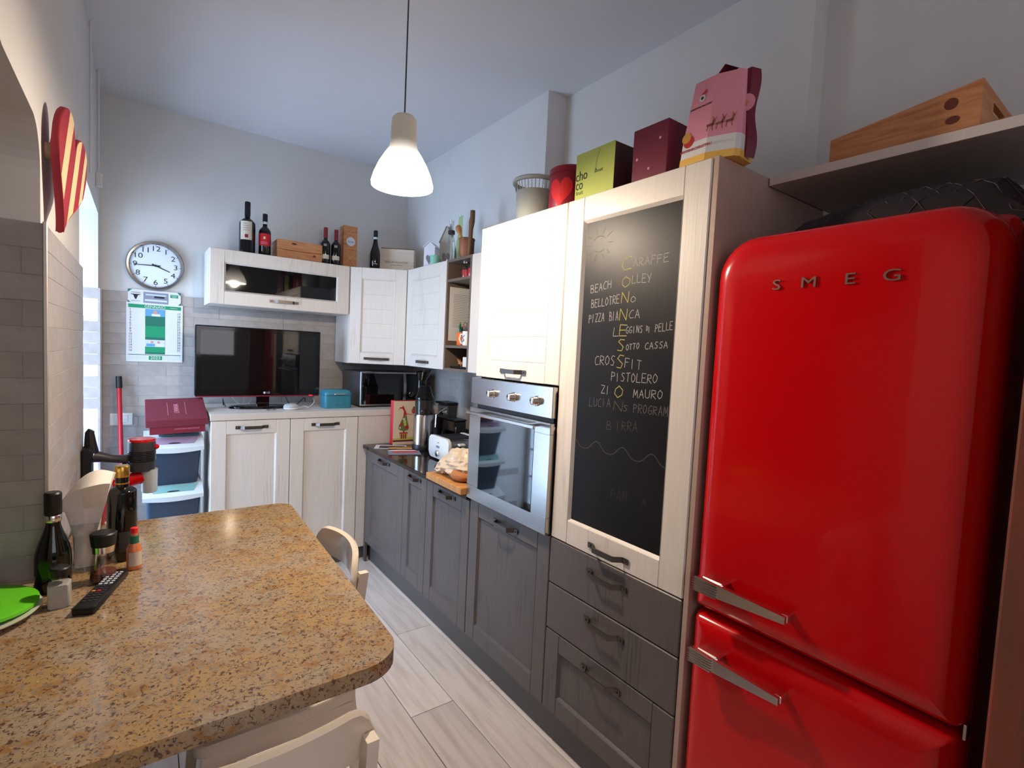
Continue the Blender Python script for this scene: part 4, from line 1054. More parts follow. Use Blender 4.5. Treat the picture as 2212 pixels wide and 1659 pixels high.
# cables
def cable(pts, r, m, label):
    P = [Vector(p) for p in pts]; out = []
    for i in range(len(P)-1):
        a, b2, c, d = P[max(i-1, 0)], P[i], P[i+1], P[min(i+2, len(P)-1)]
        for k in range(6):
            u = k/6; out.append(0.5*((2*b2)+(-a+c)*u+(2*a-5*b2+4*c-d)*u*u+(-a+3*b2-3*c+d)*u**3))
    out.append(P[-1]); o = obj('cable', B().tube(out, r, 6), m, None, True); return tag(o, label, 'cable')
cz = 1.0905
cable([(-0.84, 2.47, cz), (-0.85, 2.42, cz+0.05), (-0.86, 2.30, cz+0.04), (-0.835, 2.40, cz)], 0.003, 'black', 'black cable looping left under the television')
cable([(-0.80, 2.45, cz+0.07), (-0.76, 2.42, cz+0.02), (-0.70, 2.43, cz+0.01), (-0.66, 2.44, cz+0.06)], 0.0022, 'paper', 'thin white cable hanging behind the television stand')
cable([(-0.45, 2.46, cz+0.06), (-0.43, 2.42, cz+0.01), (-0.38, 2.43, cz), (-0.33, 2.42, cz+0.05), (-0.31, 2.46, cz+0.02)], 0.003, 'black', 'black cable tangled right of the television stand')
cable([(-0.46, 2.22, cz+0.012), (-0.40, 2.24, cz), (-0.36, 2.30, cz+0.004), (-0.33, 2.27, cz), (-0.29, 2.30, cz+0.03), (-0.28, 2.36, cz+0.05)], 0.0022, 'paper', 'white cable running from the round speaker to the teal tin')
t = thing('smart_speaker', 'small round pale grey puck speaker on the pale worktop', 'speaker', (-0.475, 2.165, 1.0875))
obj('base', B().lathe([(0.040, 0.001), (0.047, 0.006), (0.048, 0.014)], -0.475, 2.165, 1.0875, 30), 'white', t, True)
obj('fabric_top', B().lathe([(0.048, 0.014), (0.047, 0.024), (0.040, 0.034), (0.025, 0.039), (0.001, 0.040)], -0.475, 2.165, 1.0875, 30), mat('grey_fabric', (170, 176, 178), 0.9), t, True)
b = B(fr((-0.60, 2.150, 1.0885), '+Z'))
for cx in (-0.018, 0.018):
    b.tube([(cx+0.012*math.cos(a), 0.008*math.sin(a), 0.002) for a in [k*PI/6 for k in range(13)]], 0.0012, 5)
b.tube([(-0.006, 0, 0.002), (0.006, 0, 0.002)], 0.0012, 5)
tag(obj('metal_clip', b, 'gunmetal'), 'tiny metal clip lying before the television stand', 'clip')
# teal tin
t = thing('teal_bread_tin', 'teal metal storage tin with a chrome handle beside the microwave', 'tin', (-0.17, 2.24, 1.0875))
def rrect(x0, x1, y0, y1, r, n=5):
    P = []
    for cx, cy, a0 in ((x1-r, y1-r, 0), (x0+r, y1-r, PI/2), (x0+r, y0+r, PI), (x1-r, y0+r, 1.5*PI)):
        for k in range(n+1): a = a0+k*PI/2/n; P.append((cx+r*math.cos(a), cy+r*math.sin(a)))
    return P
obj('tin_body', B().prism(rrect(-0.252, -0.062, 2.165, 2.305, 0.022), 1.0880, 1.178), 'teal', t, True)
tl = B()
rows = [[(x, y, z) for x, y in rrect(-0.253+i, -0.061-i, 2.164+i, 2.306-i, 0.022)] for i, z in ((0, 1.180), (0, 1.190), (0.004, 1.203), (0.012, 1.213), (0.024, 1.218))]
obj('tin_lid', tl.grid(rows, close=True, cap=True), 'teal', t, True)
obj('tin_handle', B().box(-0.190, 2.150, 1.1855, -0.112, 2.164, 1.193, 0.002), 'chrome', t)
obj('label_frame', B().box(-0.187, 2.1625, 1.112, -0.127, 2.165, 1.142, 0.001).box(-0.181, 2.1615, 1.118, -0.133, 2.163, 1.136), 'teal', t)
# microwave, turned a little towards the room
mw = thing('microwave', 'black and silver microwave oven on the pale worktop in the corner', 'microwave', (0.24, 2.33, 1.0875))
fm = Matrix.Translation((0.005, 2.185, 1.0875)) @ Rz(math.radians(2))
obj('casing', B(fm).box(0.0, 0.012, 0.012, 0.47, 0.36, 0.262, 0.004), 'mw', mw)
obj('front_frame', B(fm).box(0.0, 0.0, 0.010, 0.47, 0.012, 0.264, 0.003), 'steel', mw)
dr = obj('door', B(fm).box(0.010, -0.006, 0.022, 0.345, 0.0, 0.252, 0.002), 'black_gloss', mw)
obj('door_window', B(fm).box(0.055, -0.0075, 0.055, 0.300, -0.006, 0.215), 'blackglass', dr)
rows = []
for k in range(9):
    u = k/8; z = 0.022+0.230*u; bulge = 0.018*math.sin(PI*u)
    rows.append([(0.330, -0.008, z), (0.330, -0.014-bulge, z), (0.352, -0.014-bulge, z), (0.352, -0.008, z)])
obj('door_handle', B(fm).grid(rows, close=True, cap=True), 'steel', dr, True)
obj('control_panel', B(fm).box(0.356, -0.005, 0.022, 0.462, 0.0, 0.252, 0.001), 'black_gloss', mw)
fk = fm @ Matrix(((1, 0, 0, 0.408), (0, 0, -1, -0.005), (0, 1, 0, 0.095), (0, 0, 0, 1)))
obj('dial', B(fk).lathe([(0.022, 0), (0.022, 0.006), (0.018, 0.008), (0.014, 0.007), (0.012, 0.018)], seg=24), 'iron', mw, True)
for xx in (0.03, 0.42): obj('foot', B(fm).box(xx, 0.03, 0.0, xx+0.03, 0.06, 0.012), 'black', mw)

# ------------------------------------------------------------------ things on the black worktop
ZW = 0.8435
gb = thing('gift_bag', 'red sided paper gift bag printed with a potted tree in a pointed hat', 'gift bag', (0.26, 1.97, ZW))
fg_ = Matrix.Translation((0.158, 1.925, ZW)) @ Rz(math.radians(-4))
BW, BH, BD = 0.215, 0.315, 0.065
obj('bag_front', B(fg_).box(0, 0, 0, BW, 0.001, BH), 'beige_print', gb)
obj('bag_back', B(fg_).box(0, BD-0.001, 0, BW, BD, BH), 'red_print', gb)
for xx in (0, BW): 
    obj('bag_side', B(fg_).grid([[(xx, 0, 0), (xx+(0.012 if xx == 0 else -0.012), BD/2, 0), (xx, BD, 0)], [(xx, 0, BH), (xx+(0.025 if xx == 0 else -0.025), BD/2, BH), (xx, BD, BH)]]), 'label_red', gb)
ft = fg_ @ Matrix(((1, 0, 0, 0), (0, 0, -1, -0.0006), (0, 1, 0, 0), (0, 0, 0, 1)))
def flat(name, pts, m, dz=0.0, par=gb, F_=None):
    b = B((F_ or ft) @ T(0, 0, dz)); b.prism(pts, 0, 0.0005); return obj(name, b, m, par)
flat('tree_print', [(0.05, 0.105), (0.038, 0.115), (0.04, 0.135), (0.055, 0.165), (0.066, 0.19), (0.072, 0.21), (0.098, 0.208), (0.104, 0.17), (0.112, 0.145), (0.118, 0.12), (0.108, 0.103), (0.08, 0.098)], 'olive_print')
flat('hat_print', [(0.072, 0.205), (0.075, 0.245), (0.062, 0.262), (0.045, 0.262), (0.032, 0.248), (0.045, 0.27), (0.062, 0.272), (0.068, 0.285), (0.085, 0.25), (0.10, 0.215)], 'red_print', 0.0004)
flat('trunk_print', [(0.074, 0.080), (0.084, 0.080), (0.084, 0.100), (0.074, 0.100)], 'maroon_dark')
flat('pot_print', [(0.054, 0.042), (0.102, 0.042), (0.108, 0.082), (0.048, 0.082)], 'gold_print')
for k in range(3): flat('pot_stripe', [(0.060+0.015*k, 0.043), (0.066+0.015*k, 0.043), (0.066+0.015*k, 0.075), (0.060+0.015*k, 0.075)], 'maroon_dark', 0.0006)
flat('pot_rim', [(0.046, 0.080), (0.110, 0.080), (0.108, 0.090), (0.048, 0.090)], 'red_print', 0.0006)
for cx, cy, r_, mm in ((0.05, 0.123, 0.007, 'label_cream'), (0.085, 0.165, 0.012, 'limebox'), (0.10, 0.125, 0.013, 'red_print'), (0.06, 0.145, 0.011, 'red_print'), (0.078, 0.185, 0.010, 'label_cream'), (0.088, 0.145, 0.010, 'limebox'), (0.152, 0.245, 0.020, 'red_print'), (0.15, 0.268, 0.008, 'green_dark'), (0.142, 0.245, 0.006, 'label_cream')):
    flat('spot_print', [(cx+r_*math.cos(a), cy+r_*math.sin(a)) for a in [k*PI/6 for k in range(12)]], mm, 0.0008)
flat('ribbon_print', [(0.102, 0.222), (0.125, 0.214), (0.15, 0.222), (0.15, 0.225), (0.125, 0.218), (0.102, 0.227)], 'red_print')
flat('band_print', [(0.0, 0.022), (BW, 0.022), (BW, 0.034), (0.0, 0.034)], 'maroon')
flat('ground_print', [(0.0, 0.034), (BW, 0.034), (BW, 0.055), (0.0, 0.048)], 'limebox', -0.0003)
# leaflets
t = thing('leaflet', 'white and grey printed leaflet under the wooden spatula', 'leaflet', (0.14, 1.80, ZW), 'leaflets on the worktop')
fl1 = Matrix.Translation((0.11, 1.86, ZW+0.001)) @ Rz(math.radians(-28))
obj('sheet', B(fl1).box(-0.10, -0.07, 0, 0.11, 0.07, 0.001), 'paper', t)
obj('picture', B(fl1).box(-0.07, -0.05, 0.001, 0.10, 0.04, 0.0014), 'darkgrey', t)
t = thing('leaflet', 'red and grey printed leaflet nearest the worktop edge', 'leaflet', (0.12, 1.65, ZW), 'leaflets on the worktop')
fl2 = Matrix.Translation((0.120, 1.655, ZW+0.001)) @ Rz(math.radians(-20))
obj('sheet', B(fl2).box(-0.10, -0.08, 0, 0.11, 0.08, 0.001), 'grey_print', t)
obj('red_block', B(fl2).box(-0.07, -0.01, 0.001, 0.09, 0.035, 0.0014), 'heart_red', t)
obj('white_block', B(fl2).box(-0.09, 0.04, 0.001, 0.09, 0.075, 0.0014), 'paper', t)
b = B(Matrix.Translation((0.075, 1.80, ZW+0.006)) @ Rz(math.radians(-18)))
b.prism([(0, -0.010), (0.09, -0.011), (0.12, -0.030), (0.20, -0.028), (0.21, 0), (0.20, 0.028), (0.12, 0.030), (0.09, 0.011), (0, 0.010)], -0.004, 0.004, 0.003)
tag(obj('wooden_spatula', b, 'board', sm=True), 'pale wooden spatula lying on the leaflets', 'spatula')
# slow juicer
jx, jy = 0.290, 1.715
t = thing('slow_juicer', 'slow juicer with tall black feed tube and steel motor body', 'juicer', (jx, jy, ZW))
obj('base', B().lathe([(0.075, 0.001), (0.077, 0.02), (0.070, 0.040)], jx, jy, ZW, 30), 'black', t, True)
obj('steel_body', B().lathe([(0.068, 0.040), (0.068, 0.235), (0.064, 0.245)], jx, jy, ZW, 36), 'steel', t, True)
obj('juice_bowl', B().lathe([(0.060, 0.245), (0.062, 0.26), (0.064, 0.345), (0.060, 0.350)], jx, jy, ZW, 30), mat('smoked_plastic', (60, 56, 56), 0.08, trans=0.5), t, True)
obj('strainer', B().lathe([(0.040, 0.25), (0.044, 0.34)], jx, jy, ZW, 24), 'olivewood', t, True)
obj('bowl_lid', B().lathe([(0.066, 0.350), (0.067, 0.362), (0.055, 0.380), (0.042, 0.430), (0.030, 0.445)], jx, jy, ZW, 30), 'black_gloss', t, True)
obj('feed_tube', B().lathe([(0.032, 0.38), (0.032, 0.495), (0.034, 0.50), (0.030, 0.50), (0.029, 0.40)], jx-0.012, jy+0.030, ZW, 24), 'black_gloss', t, True)
b = B(); rows = []
for k in range(7):
    u = k/6; rows.append([(jx-0.012+(0.034+0.022*u)*math.cos(a)+0.012*u, jy+0.030+(0.034+0.016*u)*math.sin(a)-0.014*u, ZW+0.478+0.065*u+0.010*math.cos(a)*u) for a in [i*2*PI/20 for i in range(20)]])
obj('hopper', b.grid(rows, close=True), 'black_gloss', t, True)
obj('spout', B().tube([(jx-0.03, jy-0.05, ZW+0.275), (jx-0.055, jy-0.085, ZW+0.26)], 0.013, 12), 'chrome', t, True)
# espresso machine
ex, ey = 0.46, 1.56
t = thing('espresso_machine', 'black and steel espresso machine behind the toaster', 'coffee machine', (ex+0.08, ey+0.2, ZW))
obj('tower', B().box(0.560, 1.865, ZW+0.001, 0.636, 2.015, ZW+0.285, 0.004), 'darkgrey', t)
obj('steel_panel', B().box(0.552, 1.870, ZW+0.150, 0.560, 2.010, ZW+0.278, 0.002), 'steel', t)
obj('top_plate', B().box(0.535, 1.855, ZW+0.286, 0.638, 2.020, ZW+0.303, 0.004), 'black', t)
fk = fr((0.5515, 1.920, ZW+0.225), '-X')
obj('dial', B(fk).lathe([(0.030, 0), (0.030, 0.006), (0.024, 0.008), (0.021, 0.016)], seg=24), 'chrome', t, True)
obj('dial_face', B(fk).lathe([(0.020, 0.0161), (0.0199, 0.0168)], seg=24), 'black', t, True)
obj('water_tank', B().box(0.460, 1.565, ZW+0.001, 0.545, 1.850, ZW+0.205, 0.006), 'black_gloss', t)
obj('tank_rim', B().box(0.457, 1.562, ZW+0.2055, 0.548, 1.853, ZW+0.216, 0.003), 'black', t)
obj('drip_tray', B().box(0.400, 1.66, ZW+0.001, 0.459, 1.80, ZW+0.03, 0.004), 'black', t)
obj('portafilter', B().tube([(0.458, 1.72, ZW+0.115), (0.43, 1.68, ZW+0.112), (0.395, 1.63, ZW+0.108)], [0.016, 0.013, 0.010], 12), 'black', t, True)
obj('steam_wand', B().tube([(0.55, 1.862, ZW+0.27), (0.50, 1.858, ZW+0.245), (0.452, 1.84, ZW+0.22), (0.447, 1.835, ZW+0.13)], 0.005, 8), 'chrome', t, True)
# toaster
tx0, tx1, ty0, ty1 = 0.215, 0.455, 1.218, 1.478
t = thing('toaster', 'white fronted steel toaster with a dial on the black worktop', 'toaster', (0.33, 1.36, ZW))
def ends(x0, x1, m, nm, ins=0.0):
    P = rrect(ty0+ins, ty1-ins, 0.010+ins, 0.150-ins, 0.035-ins*0.5)
    mm = Matrix(((0, 0, 1, 0), (1, 0, 0, 0), (0, 1, 0, ZW), (0, 0, 0, 1)))
    b = B(mm); b.prism(P, x0, x1, 0.004); return obj(nm, b, m, t, True)
ends(tx0, tx0+0.022, 'white', 'front_plate')
ends(tx0+0.022, tx1-0.02, 'steel', 'body', 0.006)
ends(tx1-0.02, tx1, 'white', 'rear_plate')
obj('slot_panel', B().box(tx0+0.03, ty0+0.035, ZW+0.142, tx1-0.03, ty1-0.035, ZW+0.1465), 'black', t)
for yy in (ty0+0.055, ty1-0.075): obj('slot', B().box(tx0+0.05, yy, ZW+0.1465, tx1-0.05, yy+0.022, ZW+0.148), 'gunmetal', t)
fk = fr((tx0-0.0005, 1.350, ZW+0.045), '-X')
obj('dial', B(fk).lathe([(0.020, 0), (0.019, 0.010), (0.016, 0.012)], seg=20), 'chrome', t, True)
obj('display', B().box(tx0-0.002, 1.332, ZW+0.078, tx0, 1.374, ZW+0.092), 'grey_print', t)
text('brand', 'severin', fr((tx0-0.0006, 1.350, ZW+0.112), '-X'), 0.009, 'ink_soft', t)
obj('lever', B().box(tx0+0.06, ty0-0.030, ZW+0.110, tx0+0.105, ty0+0.002, ZW+0.124, 0.005, 2), 'white', t)
obj('lever_slot', B().box(tx0+0.082, ty0+0.004, ZW+0.04, tx0+0.088, ty0+0.0055, ZW+0.110), 'black', t)
for xx in (tx0+0.03, tx1-0.05): obj('foot', B().box(xx, ty0+0.03, ZW+0.0005, xx+0.02, ty1-0.03, ZW+0.013), 'black', t)
# chopping board and bag
bd = obj('chopping_board', B().box(-0.052, 0.606, ZW+0.001, 0.190, 0.975, ZW+0.034, 0.002), 'board'); tag(bd, 'thick wooden chopping board overhanging the worktop edge', 'chopping board')
def crumple(cx, cy, cz, rx, ry, rz, amp, seed, su=28, sv=18):
    rnd = random.Random(seed); ph = [(rnd.uniform(2, 7), rnd.uniform(2, 7), rnd.uniform(0, 6), rnd.uniform(0.3, 1)) for _ in range(9)]
    rows = []
    for j in range(sv+1):
        v = PI*j/sv; r = []
        for i in range(su):
            u = 2*PI*i/su
            f_ = 1+amp*sum(w_*math.sin(a*u*1.0//1*1.0+b_*v*1.7+c_+math.sin(u*3+c_)) for a, b_, c_, w_ in [(round(q[0]), q[1], q[2], q[3]) for q in ph])/3
            x = cx+rx*f_*math.sin(v)*math.cos(u) if 0 < j < sv else cx
            y = cy+ry*f_*math.sin(v)*math.sin(u) if 0 < j < sv else cy
            z = cz-rz*math.cos(v)*(f_ if j > sv/3 else 1)
            r.append((x, y, max(z, cz-rz*0.86)))
        rows.append(r)
    return B().grid(rows, close=True, cap=False)
t = thing('bread_bag', 'crumpled pale translucent bag of bread on the chopping board', 'bag', (0.04, 0.78, ZW+0.035))
b = crumple(0.070, 0.800, ZW+0.035+0.066, 0.095, 0.145, 0.077, 0.13, 5)
obj('bag', b, 'bag_film', t, False)
obj('loaf', crumple(0.030, 0.735, ZW+0.035+0.029, 0.060, 0.075, 0.033, 0.05, 9, 20, 12), 'bread', t, True)
obj('bag_tail', crumple(0.045, 0.905, ZW+0.035+0.036, 0.07, 0.06, 0.042, 0.25, 12, 18, 12), 'bag_film', t)

# ------------------------------------------------------------------ wall clock, calendar, switch plate
ck = thing('wall_clock', 'round wall clock with brushed metal rim and black numerals', 'clock', (-1.220, 2.60, 1.99))
fc = fr((-1.220, YBT-0.003, 1.991), '-Y')
R_ = 0.157
obj('rim', B(fc).lathe([(R_, 0.0), (R_, 0.020), (R_-0.006, 0.032), (R_-0.016, 0.030), (R_-0.022, 0.016)], seg=56, cap=False), 'clockrim', ck, True)
obj('clock_face', B(fc).lathe([(R_-0.004, 0.010), (R_-0.02, 0.0135)], seg=56), 'clockface', ck, True)
for k in range(12):
    a = PI/2 - (k+1)*PI/6; rr = 0.108
    text('numeral', str(k+1), fc @ T(rr*math.cos(a), rr*math.sin(a), 0.0142), 0.046, 'ink', ck, ext=0.0003, sx=1.15)
    a2 = PI/2 - k*PI/6
    b = B(fc @ T(0, 0, 0.0140)); b.ribbon([(0.126*math.cos(a2), 0.126*math.sin(a2)), (0.135*math.cos(a2), 0.135*math.sin(a2))], 0.0022); obj('hour_mark', b, 'ink', ck)
def hand(nm, ang, L_, w0, w1, tail, z):
    b = B(fc @ T(0, 0, z) @ Rz(ang)); b.prism([(-w0/2, -tail), (w0/2, -tail), (w1/2, L_), (-w1/2, L_)], 0, 0.0008); obj(nm, b, 'ink', ck)
hand('minute_hand', math.radians(92), 0.116, 0.007, 0.004, 0.025, 0.0175)
hand('hour_hand', math.radians(-113), 0.082, 0.008, 0.005, 0.022, 0.0160)
obj('hub', B(fc).lathe([(0.007, 0.014), (0.007, 0.0195)], seg=14), 'ink', ck)
obj('hanger', B(fc).lathe([(0.150, -0.006), (0.150, 0.002)], seg=32), 'darkgrey', ck)

cl = thing('wall_calendar', 'green and white wall calendar for January 2023 below the clock', 'calendar', (-1.220, 2.61, 1.37))
fcal = fr((-1.372, YBT-0.006, 1.369), '-Y')
CW = 0.302
obj('sheet', B(fcal).box(0, 0, 0, CW, 0.378, 0.0015), 'paper', cl)
obj('header_card', B(fcal).box(0.008, 0.376, -0.001, 0.290, 0.462, 0.0006), 'paper', cl)
def cb(nm, x0, y0, x1, y1, m, z=0.0016): return obj(nm, B(fcal).box(x0, y0, z, x1, y1, z+0.0003), m, cl)
cb('green_band', 0.010, 0.345, 0.292, 0.368, 'green_print')
cb('footer_band', 0.010, 0.043, 0.292, 0.047, 'green_dark')
cb('year_block', 0.118, 0.012, 0.190, 0.038, 'green_print')
cb('green_block', 0.098, 0.226, 0.205, 0.300, 'green_dark'); cb('green_block', 0.098, 0.160, 0.205, 0.232, 'green_print', 0.0018)
cb('green_block', 0.098, 0.050, 0.205, 0.166, 'green_dark', 0.0017); cb('green_block', 0.098, 0.062, 0.205, 0.098, 'green_print', 0.0021)
cb('photo', 0.098, 0.296, 0.205, 0.342, 'blue_print', 0.0020); cb('photo', 0.098, 0.098, 0.205, 0.143, 'pale_print', 0.0022)
o_ = B(fcal @ T(0.152, 0.322, 0.0024)); o_.lathe([(0.011, 0), (0.0109, 0.0003)], seg=14, sy=1.2); obj('portrait', o_, 'skin_print', cl)
cb('coat', 0.132, 0.297, 0.178, 0.312, 'paper', 0.0024)
for xx in (0.135, 0.170): obj('portrait', B(fcal @ T(xx, 0.128, 0.0026)).lathe([(0.008, 0), (0.0079, 0.0003)], seg=12), 'skin_print', cl)
cb('coat', 0.105, 0.100, 0.150, 0.118, 'blue_print', 0.0025); cb('coat', 0.160, 0.100, 0.200, 0.118, 'paper', 0.0025)
text('month', 'GENNAIO', fcal @ T(0.150, 0.356, 0.0022), 0.025, 'paper', cl, sx=1.0)
text('year', '2023', fcal @ T(0.154, 0.025, 0.0022), 0.026, 'paper', cl, sx=1.05)
text('side_text', 'FARMACIA', fcal @ T(0.252, 0.356, 0.0022), 0.009, 'paper', cl)
for k in range(16): text('day_number', str(k+1), fcal @ T(0.021, 0.333-0.0174*k, 0.0018), 0.0185, 'ink', cl, sx=1.05)
for k in range(15): text('day_number', str(k+17), fcal @ T(0.280, 0.320-0.0174*k, 0.0018), 0.0185, 'ink', cl, sx=1.05)
b = B(fcal)
for k in range(16):
    b.ribbon([(0.034, 0.333-0.0174*k), (0.034+0.02+0.03*random.random(), 0.333-0.0174*k)], 0.0012, 0.0018)
    if k < 15: b.ribbon([(0.230+0.02*random.random(), 0.320-0.0174*k), (0.266, 0.320-0.0174*k)], 0.0012, 0.0018)
obj('day_names', b, 'pale_print', cl)
b = B(fcal)
for k in range(10): b.ribbon([(0.014+0.0098*k, 0.014), (0.014+0.0098*k, 0.036)], 0.004, 0.0018); b.ribbon([(0.198+0.0098*k, 0.014), (0.198+0.0098*k, 0.036)], 0.004, 0.0018)
obj('month_grids', b, 'pale_print', cl)
cb('header_photo', 0.088, 0.380, 0.222, 0.450, 'grey_print', 0.0010)
cb('photo_detail', 0.095, 0.392, 0.215, 0.404, 'pale_print', 0.0014); cb('photo_detail', 0.145, 0.415, 0.200, 0.426, 'ink', 0.0014); cb('photo_detail', 0.10, 0.43, 0.21, 0.438, 'pale_print', 0.0014)
for pts in ([(0.008, 0.462), (0.030, 0.462), (0.008, 0.442)], [(0.290, 0.462), (0.290, 0.440), (0.270, 0.462)], [(0.008, 0.378), (0.008, 0.392), (0.022, 0.378)], [(0.290, 0.378), (0.290, 0.394), (0.274, 0.378)]):
    b = B(fcal @ T(0, 0, 0.0010)); b.prism(pts, 0, 0.0004); obj('corner_patch', b, 'green_dark', cl)
b = B(fcal @ T(0.048, 0.420, 0.0012))
b.prism([(-0.030, 0.012), (0.030, 0.012), (0.012, 0.005), (0.003, -0.02), (-0.003, -0.02), (-0.012, 0.005)], 0, 0.0004); obj('caduceus_emblem', b, 'ink', cl)
text('emblem_text', 'FARMACIA', fcal @ T(0.048, 0.442, 0.0012), 0.010, 'ink_soft', cl)
text('emblem_text', 'SAN VITO', fcal @ T(0.048, 0.388, 0.0012), 0.010, 'ink_soft', cl)
cb('green_label', 0.232, 0.425, 0.276, 0.446, 'green_print', 0.0010)
text('label_text', 'NUOVA', fcal @ T(0.254, 0.440, 0.0016), 0.010, 'paper', cl); text('label_text', 'SEDE', fcal @ T(0.254, 0.431, 0.0016), 0.010, 'paper', cl)
sw = thing('switch_plate', 'white double wall switch plate behind the red broom pole', 'switch', (-1.395, 2.61, 0.96))
obj('plate', B().box(-1.454, YBT-0.009, 0.958, -1.336, YBT-0.0005, 1.036, 0.003), 'white', sw)
for k in range(2): obj('rocker', B().box(-1.430+0.036*k, YBT-0.012, 0.975, -1.396+0.036*k, YBT-0.008, 1.020, 0.002), 'white', sw)

# ------------------------------------------------------------------ left corner: bins, red box, broom, vacuum
def bin_(z, x0, x1, y0, label, inner_m, h):
    t = thing('storage_bin', label, 'storage box', ((x0+x1)/2, y0+0.2, z), 'stacked storage bins')
    d = 0.36; zt = z+h
    def ring(ix, iy, zz): return [(x, y, zz) for x, y in rrect(x0+ix, x1-ix, y0+iy, y0+d-0.01, 0.03)]
    obj('tub', B().grid([ring(0.024, 0.075, z), ring(0.012, 0.012, z+h*0.96), ring(0.012, 0.010, zt)], close=True, cap=True), 'bin_blue', t, True)
    n = 12; rows = []
    for k in range(n+1):
        u = k/n; x = x0+(x1-x0)*u; dz = -0.012*math.sin(PI*u)
        rows.append([(x, y0-0.004, zt-0.014+dz), (x, y0-0.012, zt+0.010+dz*0.4), (x, y0+0.002, zt+0.020), (x, y0+0.085, zt+0.056), (x, y0+d, zt+0.058), (x, y0+d, zt-0.004), (x, y0+0.01, zt-0.004)])
    obj('lid', B().grid(rows, close=True, cap=True), 'bin_white', t, True)
    sl = Matrix.Translation((x0, y0+0.002, zt+0.0205)) @ Matrix.Rotation(math.atan2(0.036, 0.083), 4, 'X')
    ww = x1-x0
    obj('lid_flap', B(sl).prism([(0.022, 0.080), (0.050, 0.012), (ww-0.050, 0.012), (ww-0.022, 0.080)], 0, 0.0025, 0.0008), inner_m, t)
    obj('grip_slot', B(sl @ T(ww/2, 0.018, 0.0026)).lathe([(1, 0), (0.99, 0.0006)], seg=16, sx=0.032, sy=0.006), 'ink', t)
bin_(0.002, -1.300, -1.000, 2.035, 'large dark blue plastic bin on the floor, bottom of the stack', 'bin_white', 0.305)
bin_(0.3645, -1.286, -0.988, 2.04, 'dark blue bin with aqua lid flap, middle of the stack', 'aqua', 0.240)
bin_(0.664, -1.280, -0.988, 2.04, 'dark blue bin with lilac lid flap, top of the stack', 'lilac', 0.225)
t = thing('folded_cover', 'folded teal plastic sleeve squeezed under the wine-red box', 'sleeve', (-1.10, 2.2, 0.92))
obj('sleeve', B().box(-1.21, 2.125, 0.949, -1.005, 2.33, 0.962, 0.005, 2), mat('teal_film', (64, 96, 108), 0.4), t, True)
t = thing('wine_red_box', 'wine-red gift box with lid tilted on the stacked bins', 'box', (-1.12, 2.2, 0.95))
fw = Matrix.Translation((-1.272, 2.050, 0.967)) @ Matrix.Rotation(math.radians(15), 4, 'X') @ Matrix.Rotation(math.radians(-2), 4, 'Y') @ Rz(math.radians(0))
obj('box_base', B(fw).box(0.018, 0.012, 0, 0.292, 0.335, 0.062, 0.002), 'magenta_box', t)
ldo = obj('box_lid', B(fw).box(0.0, 0.0, 0.050, 0.305, 0.345, 0.095, 0.003), 'magenta_lid', t)
ft2 = fw @ T(0.155, 0.17, 0.0955)
b = B(ft2); b.ribbon([(-0.045, -0.10), (-0.045, 0.10)], 0.002); b.ribbon([(0.045, -0.10), (0.045, 0.10)], 0.002); obj('line_print', b, 'pink', ldo)
text('box_text', 'LIVIANA', ft2 @ Rz(PI/2), 0.036, 'pink', ldo, sx=1.1)
text('box_text', 'PASTICCERIA ARTIGIANALE', fw @ Matrix(((1, 0, 0, 0.20), (0, 0, -1, 0.0115), (0, 1, 0, 0.028), (0, 0, 0, 1))), 0.010, 'pink', ldo)
t = thing('broom', 'red broom pole with black cap leaning in the back corner', 'broom', (-1.39, 2.50, 0.0))
obj('pole', B().tube([(-1.372, 2.46, 0.06), (-1.406, 2.565, 1.245)], 0.0125, 12), 'red_plain', t, True)
obj('pole_cap', B().tube([(-1.4045, 2.561, 1.20), (-1.407, 2.567, 1.275)], 0.0165, 12), 'black', t, True)
obj('broom_head', B().box(-1.46, 2.43, 0.001, -1.29, 2.49, 0.07, 0.006), 'black', t)
# stick vacuum on a wall dock at the end of the lit pier
t = thing('stick_vacuum', 'black and red cordless stick vacuum hanging in its wall dock', 'vacuum cleaner', (-1.40, 1.29, 0.0))
obj('wall_dock', B().box(XL+0.002, 1.215, 0.72, XL+0.035, 1.345, 1.06, 0.008), 'black', t)
obj('crevice_tool', B().tube([(-1.462, 1.29, 1.03), (-1.466, 1.29, 1.075), (-1.468, 1.29, 1.118), (-1.462, 1.29, 1.128)], [0.026, 0.021, 0.016, 0.013], 10), 'black', t, True)
obj('grip', B().tube([(-1.455, 1.29, 1.015), (-1.430, 1.29, 1.010), (-1.395, 1.29, 1.000), (-1.350, 1.29, 0.995), (-1.335, 1.29, 0.995)], [0.026, 0.022, 0.017, 0.019, 0.022], 12), 'darkgrey', t, True)
obj('trigger_guard', B().tube([(-1.350, 1.29, 0.985), (-1.36, 1.29, 0.94), (-1.375, 1.29, 0.90), (-1.43, 1.29, 0.905), (-1.46, 1.29, 0.935)], 0.010, 8), 'black', t, True)
obj('motor_body', B().lathe([(0.046, 0), (0.050, 0.010), (0.052, 0.115), (0.050, 0.130)], -1.290, 1.29, 0.940, 28), 'darkgrey', t, True)
obj('red_ring', B().lathe([(0.050, 0.130), (0.052, 0.134), (0.050, 0.142), (0.030, 0.144)], -1.290, 1.29, 0.940, 28), 'red', t, True)
for k in range(7): obj('vent', B().lathe([(0.0523, 0.045+0.007*k), (0.0526, 0.048+0.007*k)], -1.290, 1.29, 0.940, 28, cap=False), 'black_gloss', t, True)
obj('release_button', B().ball((-1.238, 1.275, 1.045), 0.012), 'red', t, True)
